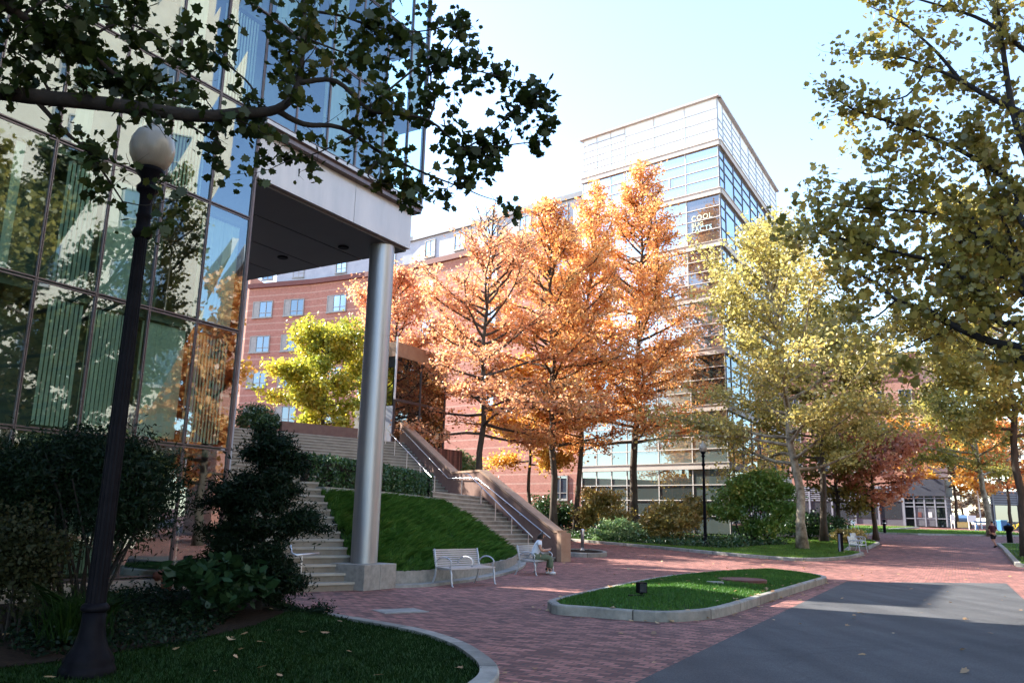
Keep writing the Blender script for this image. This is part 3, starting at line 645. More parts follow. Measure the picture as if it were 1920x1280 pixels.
# curved ruled surface from the low wall up to the landing edge
TOPL = smooth_loop([R0.lerp(R1, .84)+Vector((.03, 0)), (-4.0, 25.3), (-3.2, 28.7), tuple(Q1+Vector((.75, -.2)))], 8, False)
def berm(u, v):
    a = np.array(TOPL); b = np.array(bl); iu = lambda arr, u: np.array([np.interp(u*(len(arr)-1), np.arange(len(arr)), arr[:, k]) for k in (0, 1)])
    p0 = iu(b, u)+np.array([-.12, 0]); p1 = iu(a, u); p = p0*(1-v)+p1*v
    z = .30+1.93*v+.13*math.sin(math.pi*v)+.05*math.sin(u*23+v*5)*math.sin(math.pi*v)
    return np.array([p[0], p[1], z])
nu, nv = 30, 12
vs = [tuple(berm(i/nu, j/nv)) for i in range(nu+1) for j in range(nv+1)]
fs = [(i*(nv+1)+j, (i+1)*(nv+1)+j, (i+1)*(nv+1)+j+1, i*(nv+1)+j+1) for i in range(nu) for j in range(nv)]
me = bpy.data.meshes.new('berm_lawn'); me.from_pydata(vs, [], fs); me.update(); tag(link('berm_lawn', me, M['lawn'], smooth=True), kind='structure')
rng = np.random.default_rng(21); cc = rng.uniform(0, 1, (1500, 2)); i = rng.integers(0, 1500, 52000)
uv = np.clip(cc[i]+rng.normal(size=(52000, 2))*np.array([.006, .014]), 0, [1, .965])
grid = np.array(vs).reshape(nu+1, nv+1, 3); fu = uv[:, 0]*nu; fv = uv[:, 1]*nv; a = np.minimum(fu.astype(int), nu-1); b = np.minimum(fv.astype(int), nv-1); x = (fu-a)[:, None]; y = (fv-b)[:, None]
P = grid[a, b]*(1-x)*(1-y)+grid[a+1, b]*x*(1-y)+grid[a, b+1]*(1-x)*y+grid[a+1, b+1]*x*y
tag(link('berm_grass', mesh_np('berm_grass', grass_blades(P, .21, .009, rng, lean=.75, wind=(.6, -.4)), 5), M['grassw']), kind='stuff')
# pale kerb at the top of the berm
mb = MB(); ribbon(mb, TOPL, -.16, .12, 1.9, 2.40); tag(mb.build('berm_top_kerb', M['kerb']), kind='structure')
# clipped hedge on the landing
def hedge(name, label, line, w, h, z0, n, seed, lsize=.09):
    rng = np.random.default_rng(seed); t = thing(name, label, 'hedge', (line[0][0], line[0][1], z0)); mb = MB(t.location)
    ribbon(mb, line, -w*.36, w*.36, z0, z0+h*.86); mb.build('branches', M['barkd'], t)
    L = np.array(line); u = poly_pts(L, n, rng); d = L[-1]-L[0]; d = d/np.linalg.norm(d); o = np.array([d[1], -d[0]])
    th = rng.uniform(0, 2*math.pi, n); c, s = np.cos(th), np.sin(th); m = np.maximum(abs(c), abs(s)); r = rng.uniform(.78, 1.06, n)/m
    bump = 1+.07*np.sin(u[:, 1]*5+u[:, 0]*3)+rng.normal(size=n)*.04
    lx = c*r*w/2*bump; lz = h/2+s*r*h/2*bump
    P = np.c_[u+o[None, :]*lx[:, None], z0+np.maximum(lz, .05)]
    leaves('foliage', P, lsize, RHOMB, M['l_hedge'], t, rng, off=t.location); return t
hl = smooth_loop([(p[0]-.78, p[1]+.16) for p in TOPL][::8]+[(Q1.x+.12, Q1.y-.15)], 3, False)
hedge('clipped_hedge', 'long clipped green hedge on the landing above the grass berm', hl, .95, .98, 2.28, 22000, 31)

# ------------------------------------------------------------------ glass office building
F0 = Vector((-6.34, 14.17)); fd = Vector((.512, .859)).normalized(); fn = Vector((fd.y, -fd.x))
FAX = (fd.to_3d(), fn.to_3d(), Vector((0, 0, 1)))
def FP(s, d, z): p = F0+fd*s+fn*d; return Vector((p.x, p.y, z))
gb = thing('glass_office_building', 'tall green glass office building with an overhanging corner, blinds behind its panes', 'building', FP(1.92, 0, 0))
O = gb.location
cols = [-2.14+1.006*k for k in range(-28, 5)]          # up to the corner at 1.89
CORN = 1.92; END = 7.5
cols2 = [1.92+.97*k for k in range(0, 6)]+[END]
rows = [.53, 2.81, 5.12, 7.47, 9.77]; rows2 = [9.77, 12.09, 14.42, 16.75, 19.1, 21.4]
fm = MB(O)
def fbox(s0, s1, d0, d1, z0, z1, mb): mb.box(FP((s0+s1)/2, (d0+d1)/2, (z0+z1)/2), (s1-s0, d1-d0, z1-z0), FAX)
for i, s in enumerate(cols):
    for r in (rows, rows2):
        fbox(s-.022, s-.006, -.06, .022, r[0], r[-1], fm); fbox(s+.006, s+.022, -.06, .022, r[0], r[-1], fm)
for s in cols2[1:-1]: fbox(s-.022, s+.022, -.06, .02, rows2[0], rows2[-1], fm)
fbox(CORN-.035, CORN+.01, -.08, .03, rows[0], 9.4, fm); fbox(END-.05, END+.02, -.08, .03, 9.6, rows2[-1], fm)
for z in rows+rows2[1:]:
    e = CORN-.04 if z < 9 else END-.06
    for dz in (-.035, .015): fbox(cols[0], e, -.05, .016, z+dz, z+dz+.022, fm)
fm.build('mullion_frame', M['frame'], gb)
rest = MB(O)
rngb = random.Random(4)
def pane(s0, s1, z0, z1, lone):
    if lone:
        mb = MB(O); tw = (rngb.uniform(-1, 1)*.009, rngb.uniform(-1, 1)*.009)
        mb.quad(FP(s0, tw[0], z0), FP(s1, -tw[0], z0), FP(s1, tw[1], z1), FP(s0, -tw[1], z1)); mb.build('glass_pane', M['glassA'], gb)
    else: rest.quad(FP(s0, 0, z0), FP(s1, 0, z0), FP(s1, 0, z1), FP(s0, 0, z1))
for r in (rows, rows2):
    for z0, z1 in zip(r[:-1], r[1:]):
        cc = cols+[CORN] if r is rows else cols+cols2
        for s0, s1 in zip(cc[:-1], cc[1:]):
            if s1-s0 < .2: continue
            pane(s0+.02, s1-.02, z0+.03, z1-.03, s0 > -3.4 and z1 < 16)
o = rest.build('glass_skin', M['glassA'], gb); o['kind'] = 'stuff'
# blinds: strips hung behind the panes, some drawn, some part open
for r in (rows, rows2[:3]):
    cc = cols[24:]+([CORN] if r is rows else cols2)
    for z0, z1 in zip(r[:-1], r[1:]):
        for s0, s1 in zip(cc[:-1], cc[1:]):
            if s1-s0 < .2 or rngb.random() < .38: continue
            if z0 < 1 and s0 > -.5: continue
            mb = MB(O); k = 12; w = (s1-s0-.1)/k; a = rngb.choice([.1, .25, .5, .9]); lo = rngb.choice([0, 0, 0, k//3, k//2]); hi = rngb.choice([k, k, k, k*2//3])
            top = z1-.18; bot = z0+.1; wf = rngb.choice([.50, .56, .62, .66, .9])
            for q in range(lo, hi):
                aq = a+rngb.uniform(-.16, .16); c = FP(s0+.05+w*(q+.5), -.22, (top+bot)/2); dx = fd*math.cos(aq)+fn*math.sin(aq)
                mb.box(c, (w*wf, .006, top-bot), (dx.to_3d(), Vector((-dx.y, dx.x, 0)), Vector((0, 0, 1))))
            if mb.f: mb.build('window_blind', M['blind'], gb)
core = MB(O)
fbox(cols[0], CORN-1.1, -6.2, -1.2, 0, 9.7, core); fbox(cols[0], END-.25, -6.2, -1.2, 9.72, 21.3, core)
for z in rows[1:-1]: fbox(cols[0], CORN-.1, -1.2, -.12, z-.16, z+.02, core)
for z in rows2[1:-1]: fbox(cols[0], END-.1, -1.2, -.12, z-.16, z+.02, core)
fbox(CORN-1.1, CORN-.02, -6.2, -6.0, 0, 9.7, core)
core.build('interior_wall', M['slab'], gb)
# lower side glass (the return wall of the recess)
mb = MB(O)
for z0, z1 in zip(rows[:-1], rows[1:]):
    for k in range(5): mb.quad(FP(CORN, -1.2*k-.05, z0+.03), FP(CORN, -1.2*(k+1), z0+.03), FP(CORN, -1.2*(k+1), z1-.03), FP(CORN, -1.2*k-.05, z1-.03))
mb.build('side_glass', M['glassD'], gb)
mb = MB(O); fbox(cols[0], CORN, -6.1, .03, -.2, .5, mb); mb.build('concrete_plinth', mat('pale_concrete', (.30, .25, .2), (.4, .34, .28), scale=1.5, rough=.9, bump=.2), gb)
# overhang: pale fascia, dark soffit, cornice strip, downlights
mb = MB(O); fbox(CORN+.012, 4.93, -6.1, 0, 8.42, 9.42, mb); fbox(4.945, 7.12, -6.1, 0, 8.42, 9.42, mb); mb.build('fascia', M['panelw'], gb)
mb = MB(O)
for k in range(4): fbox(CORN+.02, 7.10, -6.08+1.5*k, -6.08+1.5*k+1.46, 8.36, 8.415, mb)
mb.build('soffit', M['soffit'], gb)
mb = MB(O); fbox(CORN+.01, 7.32, -6.2, .16, 9.425, 9.50, mb); fbox(CORN+.01, 7.30, -6.2, .11, 9.50, 9.58, mb); mb.build('cornice', M['frame'], gb)
mb = MB(O); fbox(CORN+.01, 7.36, -6.2, .19, 9.58, 9.66, mb); mb.build('cornice_cap', M['panelw'], gb)
for px, py in ((530, 482), (644, 463)):
    r = ray(px, py); k = (8.36-EYE)/r.z; p = Vector((r.x*k, r.y*k, 8.352))
    mb = MB(O); mb.lathe([(.12, -.03), (.14, -.015), (.14, .01)], p, 16); mb.build('downlight', M['black'], gb)
mb = MB(O); fbox(cols[0], END+.1, -6.3, .1, 21.4, 21.7, mb); mb.build('roof', M['panelw'], gb)
# unseen blocks added behind the building to shade the plaza and stair
mb = MB(O); fbox(8.6, 17.6, -32, -19.6, 0, 20, mb); fbox(-28, 7.58, -32, -6.5, 0, 12, mb); mb.build('shade_block', M['attic'], gb)
# column with its plinth
cx, cy = F0+fd*6.52+fn*(-.42)
ct = thing('steel_column', 'tall round silver column on a granite block carrying the overhanging corner', 'column', (cx, cy, 0))
mb = MB()
[mb.lathe([(.315, a), (.315, b)], (0, 0, 0), 56) for a, b in ((.56, 3.4), (3.412, 6.0), (6.012, 8.36))]; mb.lathe([(.309, .6), (.309, 8.3)], (0, 0, 0), 40); sh_ = mb.build('shaft', M['silver'], ct, smooth=True); sh_.data.set_sharp_from_angle(angle=R(40))
mb = MB(); mb.box((fd.x*-.3, fd.y*-.3, .28), (.56, 1.05, .57), FAX); mb.box((fd.x*.28, fd.y*.28, .28), (.585, 1.05, .57), FAX); mb.build('plinth', M['granite'], ct, bevel=.012)
# rust coloured vent elbow at the wall
q = FP(.62, .02, .42); mb = MB(q); mb.tube([q+fn.to_3d()*t[0]+Vector((0, 0, t[1])) for t in ((-.02, .12), (.12, .16), (.22, .12), (.26, .02), (.26, -.1))], .085, 12)
vp = tag(mb.build('vent_pipe', M['terracotta'], None, smooth=True), 'rust red pipe elbow curving out of the glass building plinth', 'pipe'); vp.location = q
# ------------------------------------------------------------------ glass tower
TA = Vector((16.45, 62.0)); tl = Vector((-.77, .64)).normalized(); trd = Vector((.496, .868)).normalized()
LL, LR = 13.3, 22.0
ZB = [5.8, 10.2, 14.6, 18.95, 23.3, 27.7, 31.9]; ZTOP = 36.2
tw = thing('glass_tower', 'white framed glass tower with horizontal fins, standing over the orange oaks', 'tower', (TA.x, TA.y, g(62)))
O = tw.location
nl2 = Vector((-tl.y, tl.x)); nl2 = nl2 if nl2.dot(Vector((-1, -1))) > 0 else -nl2
nr2 = Vector((trd.y, -trd.x))
def TP(face, a, d, z):
    u, n = (tl, nl2) if face == 'l' else (trd, nr2); p = TA+u*a+n*d; return Vector((p.x, p.y, z))
def tbox(face, a0, a1, d0, d1, z0, z1, mb):
    u, n = (tl, nl2) if face == 'l' else (trd, nr2)
    mb.box(TP(face, (a0+a1)/2, (d0+d1)/2, (z0+z1)/2), (abs(a1-a0), d1-d0, z1-z0), (u.to_3d(), n.to_3d(), Vector((0, 0, 1))))
mb = MB(O); far_c = TA+tl*LL+trd*LR
ins = .35; c0 = TA+tl*ins+trd*ins; body = [c0, TA+tl*(LL-.05)+trd*ins, far_c-tl*.05-trd*.05, TA+trd*(LR-.05)+tl*ins]
mb.prism([(p.x, p.y) for p in ccwv(body)], 0, ZTOP-.1); mb.build('core', M['dark'], tw)
laE = [0, 2.95, 5.9, 8.85, 10.33, 11.82, 13.3]
raE = [0, 1.5]+[1.5+k*2.93 for k in range(1, 8)]
fr = MB(O); bandm = MB(O); wp = MB(O); finr = MB(O); pf = MB(O)
levels = [.55]+ZB
for face, E in (('l', laE), ('r', raE)):
    for i, z0 in enumerate(levels):
        z1 = ZB[i] if i < len(ZB) else ZTOP
        top = i == len(levels)-1
        fr = MB(O); finr = MB(O); pf = MB(O)
        rows_ = [z0+.62+(z1-z0-.62)*k/4 for k in range(5)]
        for a0, a1 in zip(E[:-1], E[1:]):
            lowr = face == 'l' and a0 < 8.8
            q = MB(O); m_ = M['wpanel'] if top else (M['glassTl'] if i <= 2 else (M['glassTd'] if lowr and a0 == 0 and i in (4, 5) else M['glassT']))
            dd = .02
            q.quad(TP(face, a0+.03, dd, z0+.5), TP(face, a1-.03, dd, z0+.5), TP(face, a1-.03, dd, z1), TP(face, a0+.03, dd, z1))
            if top: wp.v, wp.f = wp.v, wp.f; wp.add([Vector(v)+O for v in q.v], q.f)
            else: q.build('window', m_, tw)
            # fins: wide bays have three, narrow bays (and the top storey) four
            n_ = 4 if (top and not lowr) else 4
            for k in range(1, 4 if not top or lowr else 6):
                zz = z0+.62+(z1-z0-.62)*k/(4 if not top or lowr else 6)
                if face == 'l': tbox(face, a0, a1, .0, .10, zz-.03, zz+.03, pf if top else fr)
                else:
                    sk = rngb.random() < .12
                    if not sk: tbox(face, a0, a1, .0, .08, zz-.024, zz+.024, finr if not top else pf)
        for a in E:
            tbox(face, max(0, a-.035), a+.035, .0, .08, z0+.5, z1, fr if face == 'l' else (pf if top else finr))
        if i == 6 and face == 'l': tbox('l', 4.4, 4.5, 0, .1, ZB[5]+.62+1.0, ZB[5]+.62+1.9, fr)
        for b_, n_, m_ in ((pf, 'parapet_fin', M['greyf']), (fr, 'fin_frame', M['trimw']), (finr, 'shaded_fin', M['dkfin'])):  # right-face fins darker: that side's shade put into the colour
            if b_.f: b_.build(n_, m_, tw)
    for z in ZB: tbox(face, -.14 if face == 'l' else -.001, E[-1]+.15, .0, .22, z+.02, z+.46, bandm); tbox(face, -.2 if face == 'l' else -.002, E[-1]+.18, .0, .28, z+.46, z+.52, bandm)
    tbox(face, -.3 if face == 'l' else -.003, E[-1]+.3, -.2, .36, ZTOP-.04, ZTOP+.12, bandm)
bandm.build('floor_band', M['bandw'], tw); wp.build('parapet_panel', M['wpanel'], tw)
mb = MB(O); mb.prism([(p.x, p.y) for p in ccwv([TA, TA+tl*LL, far_c, TA+trd*LR])], ZTOP-.08, ZTOP+.05); mb.build('roof', M['bandw'], tw)
# sticky-note lettering inside one window
paper1 = mat('pale_yellow_paper', (.62, .66, .42), (.7, .72, .5), scale=5, rough=.8); paper2 = mat('pale_cyan_paper', (.38, .66, .76), (.44, .7, .8), scale=5, rough=.8)
def lettering(txt, a, z, size, m):
    cu = bpy.data.curves.new('window_lettering', 'FONT'); cu.body = txt; cu.size = size*.92; cu.offset = .006; cu.extrude = .008; cu.space_character = 1.12
    tmp = bpy.data.objects.new('lettering_curve', cu); COL.objects.link(tmp); dg = bpy.context.evaluated_depsgraph_get()
    me = bpy.data.meshes.new_from_object(tmp.evaluated_get(dg)); bpy.data.objects.remove(tmp); me.materials.clear(); o = link('window_lettering', me, m, tw)
    u = -tl  # reads left to right towards the corner
    rot = Matrix((Vector((u.x, u.y, 0)), Vector((0, 0, 1)), Vector((nl2.x, nl2.y, 0)))).transposed()
    o.matrix_local = Matrix.Translation(TP('l', a, .06, z)-O) @ rot.to_4x4()
    return o
def onface(px, py):
    r = ray(px, py); n3 = Vector((nl2.x, nl2.y)); t = TA.dot(n3)/(r.x*n3.x+r.y*n3.y); p = Vector((r.x*t, r.y*t)); return (p-TA).dot(tl), EYE+r.z*t
a_, _z = onface(1297, 412)
for txt, z, sz, m_ in (('COOL', 25.88, .66, paper1), ('BUG', 25.35, .54, paper1), ('FACTS', 24.91, .62, paper2)): lettering(txt, a_, z, sz, m_)

# ------------------------------------------------------------------ banded brick building
def window_at(parent, O, c, u, n, w, h, frame_m=None, jamb=0.0, bars=1, sill=True, tr=True):
    c = Vector(c); ax = (u.to_3d(), n.to_3d(), Vector((0, 0, 1))); U = u.to_3d(); Nn = n.to_3d()
    mb = MB(O); t = .09
    for s in (-1, 1): mb.box(c+U*s*(w/2-t/2)+Nn*.03, (t, .18, h), ax)
    for s in (-1, 1): mb.box(c+Vector((0, 0, s*(h/2-t/2)))+Nn*.032, (w-2*t, .18, t), ax)
    for k in range(bars): mb.box(c+U*(w*(k+1)/(bars+1)-w/2)+Nn*.03, (.06, .12, h-2*t), ax)
    if tr: mb.box(c+Vector((0, 0, -h*.22))+Nn*.028, (w-2*t, .11, .06), ax)
    if jamb: mb.box(c+U*(-w/2+jamb/2)+Nn*.05, (jamb, .05, h-.05), ax)
    if sill: mb.box(c+Vector((0, 0, -h/2-.05))+Nn*.08, (w+.1, .25, .1), ax)
    f = mb.build('window', frame_m or M['wframe'], parent)
    mb = MB(O); mb.box(c+Nn*.012, (w-.02, .04, h-.02), ax); mb.build('pane', M['glassW'], f)
    return f
B = [Vector(p) for p in ((6.6, 71.7), (-11, 85.5), (-16.6, 89.0), (-23.5, 92.3), (-31.6, 95.0))]
bk = thing('brick_building', 'long banded red brick building with a grey attic storey, behind the orange oaks', 'building', (B[1].x, B[1].y, g(85)))
O = bk.location; ZC, ZR = 28.3, 31.6
back = [Vector((-34, 112)), Vector((14, 100))]
poly = [B[0]]+B[1:]+back
mb = MB(O); mb.prism([(p.x, p.y) for p in ccwv(poly)], 0, ZC); mb.build('brick_wall', M['brick'], bk)
cen = Vector((-10, 98))
pa = [p+(cen-p).normalized()*.25 for p in poly]
pa[-3] = B[4]+Vector((3.5, -1.2))
mb = MB(O); mb.prism([(p.x, p.y) for p in ccwv(pa)], ZC+.01, ZR); mb.build('attic_wall', M['attic'], bk)
mb = MB(O)
for p, q in zip(B[:-1], B[1:]):
    u = (q-p).normalized(); n = Vector((u.y, -u.x)); n = n if n.dot(Vector((0, -1))) > 0 else -n
    mb.bar((*(p+n*.1), ZC+.02), (*(q+n*.1), ZC+.02), .5, .55)
mb.build('cornice', M['maroon'], bk)
mb = MB(O)
for p, q in zip(pa[:4], pa[1:5]): mb.bar((*p, ZR), (*q, ZR), .5, .5)
mb.build('roof_edge', M['dkfin'], bk)
for si, (p, q) in enumerate(zip(B[:-1], B[1:])):
    u = (p-q).normalized(); n = Vector((u.y, -u.x)); n = n if n.dot(Vector((0, -1))) > 0 else -n
    L = (p-q).length; wing = si >= 2; step = 4.25 if wing else 4.3; k = int(L//step)
    for i in range(k):
        c = q+u*(step*(i+.5)+(L-k*step)/2)
        for zi, z in enumerate((25.4, 21.2, 17.0, 12.8, 8.6, 4.6)):
            if not wing and si == 0 and (i % 2 or zi in (2, 4)): continue
            if wing: window_at(bk, O, (c.x, c.y, z), u, n, 2.7, 2.0, jamb=.85, bars=2)
            else: window_at(bk, O, (c.x, c.y, z), u, n, 1.6, 2.1)
        ca = c+ (cen-c).normalized()*.25
        window_at(bk, O, (ca.x, ca.y, 30.0), u, n, 1.5, 1.9, bars=1)
# sunlit pale wall at the end of the wing
mb = MB(O); e0 = Vector((-31.65, 95.2)); e1 = Vector((-39, 101.5)); mb.prism(ccwv([e0, e1, e1+Vector((1, 6)), e0+Vector((1, 8))]), 0, 30); mb.build('end_wall', M['brick2'], bk)
u = (e0-e1).normalized(); n = Vector((u.y, -u.x)); n = n if n.dot(Vector((-1, -1))) > 0 else -n
for z in (25.6, 21.2, 17, 12.8):
    c = e0+(e1-e0)*.22; window_at(bk, O, (c.x, c.y, z), u, n, 1.3, 2.4)
# small hanging banner on the brick wall
def on_wall(px, py, p, q):
    r = ray(px, py); d = (q-p); n = Vector((d.y, -d.x)); t = p.dot(n)/(r.x*n.x+r.y*n.y); return Vector((r.x*t, r.y*t, EYE+r.z*t)), n.normalized()
c, n = on_wall(1044, 846, B[0], B[1]); n = n if n.dot(Vector((0, -1))) > 0 else -n; u = Vector((-n.y, n.x)); c = c+n.to_3d()*.9
bn = thing('hanging_banner', 'small white banner with a blue disc on a bracket by the brick wall', 'banner', c)
mb = MB(); mb.box((0, 0, 0), (1.35, .03, 1.5), (u.to_3d(), n.to_3d(), Vector((0, 0, 1)))); mb.build('cloth', M['white'], bn)
mb = MB(); mb.add([n.to_3d()*.02+(u.to_3d()*math.cos(a)+Vector((0, 0, 1))*math.sin(a))*.4 for a in np.linspace(0, 6.283, 20, endpoint=False)], [tuple(range(20))]); mb.build('disc', M['blue'], bn)
mb = MB(); mb.tube([(0, 0, .78), u.to_3d()*.7+Vector((0, 0, .78)), u.to_3d()*.7-n.to_3d()*.9+Vector((0, 0, .78))], .03, 6); mb.build('bracket', M['black'], bn)

# ------------------------------------------------------------------ glazed entrance pavilion on the terrace
PV = Vector((-7.05, 49.3)); pl_, pw_ = 5.3, 3.0
pv = thing('terrace_pavilion', 'small glazed lift pavilion with grey side panel at the head of the stair', 'pavilion', (PV.x, PV.y, ZT)); O = pv.location
PAX = FAX; zt = AT(738, 640, 49.3).z
def PP(a, d, z): p = PV+fd*a-fn*d; return Vector((p.x, p.y, z))
def pbox(a0, a1, d0, d1, z0, z1, mb): mb.box(PP((a0+a1)/2, (d0+d1)/2, (z0+z1)/2), (a1-a0, d1-d0, z1-z0), FAX)
mb = MB(O); pbox(0.02, pl_, .04, pw_, ZT, zt-.9, mb); mb.build('core', M['dark'], pv)
mb = MB(O); pbox(-.03, pl_+.05, -.03, pw_+.02, zt-.9, zt, mb); mb.build('roof_band', M['coping'], pv)
zm = AT(738, 748, 49.3).z
for a0, a1 in ((.08, 2.55), (2.65, pl_-.05)):
    for z0, z1 in ((ZT+.1, zm-.08), (zm+.08, zt-.95)):
        mb = MB(O); mb.quad(PP(a0, 0, z0), PP(a1, 0, z0), PP(a1, 0, z1), PP(a0, 0, z1)); mb.build('window', M['glassD'], pv)
mb = MB(O)
for a in (0.0, 2.55, pl_-.06): pbox(a, a+.1, -.05, .06, ZT, zt-.9, mb)
for z in (ZT+.02, zm-.08): pbox(.1, pl_, -.04, .05, z, z+.16, mb)
mb.build('window_frame', M['frame'], pv)
mb = MB(O); pbox(-.06, -.0, .05, pw_, ZT, zm-.4, mb); mb.build('side_panel', M['attic'], pv)
mb = MB(O); pbox(-.05, -.005, .1, pw_-.1, zm-.38, zt-1.6, mb); mb.build('side_window', M['glassD'], pv)
mb = MB(O); pbox(-.08, -.0, .9, 2.6, zt-1.55, zt-.1, mb); pbox(-.11, -.08, 1.0, 1.9, zt-1.2, zt-1.1, mb); pbox(-.11, -.08, 1.0, 1.9, zt-.95, zt-.85, mb); pbox(-.11, -.08, 1.0, 1.9, zt-.7, zt-.6, mb); mb.build('louvre_panel', M['white'], pv)
mb = MB(O); pbox(-.07, .04, -.08, .0, zm, zt+.3, mb); mb.build('corner_post', M['white'], pv)

M['greyt'] = mat('grey_white_trim', (.21, .22, .26), (.27, .28, .32), scale=2, rough=.6)  # trim greyed: shade at the far entrance put into the colour
# ------------------------------------------------------------------ far brick building with grey striped ground floor
E0 = Vector((AT(1724, 700, 104)[0], 104)); eu = Vector((-.80, .60)); L = 34
E1 = E0+eu*L; eb = thing('far_brick_building', 'pink brick building behind the trees with a grey glazed ground floor and corner entrance', 'building', (E0.x, E0.y, g(104))); O = eb.location
en = Vector((eu.y, -eu.x)); en = en if en.dot(Vector((0, -1))) > 0 else -en; gz0 = g(104)
EAX = (eu.to_3d(), en.to_3d(), Vector((0, 0, 1)))
def EP(a, d, z): p = E0+eu*a+en*d; return Vector((p.x, p.y, z))
def ebox(a0, a1, d0, d1, z0, z1, mb): mb.box(EP((a0+a1)/2, (d0+d1)/2, (z0+z1)/2), (abs(a1-a0), d1-d0, z1-z0), EAX)
mb = MB(O); ebox(0, L, -14, 0, gz0+5, 24, mb); mb.build('brick_wall', M['brick2'], eb)
mb = MB(O); ebox(-.2, L, -14, .25, 23.4, 24.3, mb); mb.build('cornice', M['maroon'], eb)
mb = MB(O)
for k in range(5): ebox(-.05, L, -.1, .06, 20.6+k*.55, 20.85+k*.55, mb)
mb.build('brick_course', M['maroon'], eb)
for z in (18.4, 14.2, 10.0):
    for k in range(9): c = EP(1.9+3.6*k, 0, z); window_at(eb, O, c, -eu, en, 1.6, 2.1)
gfm = mat('grey_ground_floor', (.10, .10, .125), (.14, .14, .165), scale=1, rough=.6)  # darker grey carries the shade over the far entrance front
mb = MB(O); ebox(.3, L, -13, .3, 0, gz0+5, mb); mb.build('ground_floor', gfm, eb)
mb = MB(O)
for k in range(7): ebox(2.5, L, .3, .42, gz0+3.1+k*.27, gz0+3.22+k*.27, mb)
for k in range(11): ebox(3+k*2.9, 3.2+k*2.9, .3, .45, gz0, gz0+5, mb)
mb.build('louvre_band', M['greyt'], eb)
M['shopg'] = glassmat('shaded_shop_glass', refl=(.6, .65, .7), fac=.2, opaque=(.06, .065, .075))
for k in range(10):
    mb = MB(O); ebox(3.35+k*2.9, 5.75+k*2.9, .3, .34, gz0+.9, gz0+2.95, mb); mb.build('shopfront', M['shopg'], eb)
# corner vestibule
mb = MB(O); ebox(-2.4, 2.4, -1, 4.0, gz0+3.6, gz0+5.6, mb); mb.build('entrance_canopy', mat('navy_canopy', (.04, .045, .065), (.06, .065, .085), scale=1, rough=.6), eb)
ves = MB(O)
for a in (-2.3, -1.15, 0, 1.15, 2.3): ebox(a-.08, a+.08, 3.7, 3.86, gz0, gz0+3.6, ves)
for d in (0.6, 1.6, 2.7): ebox(-2.36, -2.2, d-.08, d+.08, gz0, gz0+3.6, ves)
for z in (.9, 2.3, 2.75, 3.3): ebox(-2.3, 2.3, 3.72, 3.84, gz0+z, gz0+z+.1, ves); ebox(-2.34, -2.22, .5, 3.8, gz0+z, gz0+z+.1, ves)
ves.build('entrance_frame', M['greyt'], eb)
mb = MB(O); ebox(-2.2, 2.2, -.5, 3.7, gz0, gz0+3.6, mb); mb.build('entrance_glass', M['glassD'], eb)
for a in (-.55, .6):
    mb = MB(O); ebox(a-.47, a+.47, 3.74, 3.80, gz0+.05, gz0+2.2, mb); d = mb.build('door', M['dkfin'], eb)
    mb = MB(O); ebox(a-.2, a+.2, 3.81, 3.83, gz0+1.1, gz0+1.7, mb); mb.build('door_notice', M['white'] if a < 0 else M['maroon'], d)
# low far pavilion at the right edge
G0 = Vector((AT(1862, 960, 106)[0], 106)); fb = thing('striped_low_building', 'low grey building with white horizontal louvres at the far right edge', 'building', (G0.x, G0.y, g(106))); O = fb.location
mb = MB(); mb.prism([(-.2, 0), (24, 0), (24, 10), (7, 10)], 0, 4.6); mb.build('wall', gfm, fb)
mb = MB()
for k in range(6): mb.b2((-.3, -.12, 2.9+k*.3), (24, -.01, 3.05+k*.3))
for k in range(7): mb.b2((k*3.2, -.14, 0), (k*3.2+.2, -.02, 4.6))
mb.build('louvre_band', M['greyt'], fb)
for k in range(6): mb = MB(); mb.b2((k*3.2+.3, -.03, .8), (k*3.2+3.1, -.004, 2.8)); mb.build('window', M['shopg'], fb)

# ------------------------------------------------------------------ buildings across the road that show in the glass
cb = thing('cream_building', 'tall cream building mirrored in the upper panes of the glass office building', 'building', (30, 19.5, 0)); O = cb.location
mb = MB(); mb.b2((0, -46, 0), (14, 0, 36)); mb.build('wall', M['cream'], cb)
mb = MB(); mb.b2((-.5, -46.3, 36), (14.3, .3, 36.8)); mb.build('cornice', M['panelw'], cb)
u, n = Vector((0, -1)), Vector((-1, 0))
for z in range(6):
    for k in range(7):
        window_at(cb, Vector((0, 0, 0)), (0, -3.0-k*5.2, 10.5+z*4.4), u, n, 2.2, 2.6)
rb = thing('brick_annex', 'brick annex mirrored low in the corner panes of the glass office building', 'building', (42, 24, 0))
mb = MB(); mb.b2((0, 0, 0), (12, 22, 21)); mb.build('wall', M['brick'], rb)
mb = MB(); mb.b2((-.4, -.3, 21), (12.3, 22.3, 22.4)); mb.build('cornice', M['attic'], rb)
for z in range(4):
    for k in range(4): window_at(rb, Vector((0, 0, 0)), (0, 3+k*5, 5+z*4.4), u, n, 2.0, 2.6)
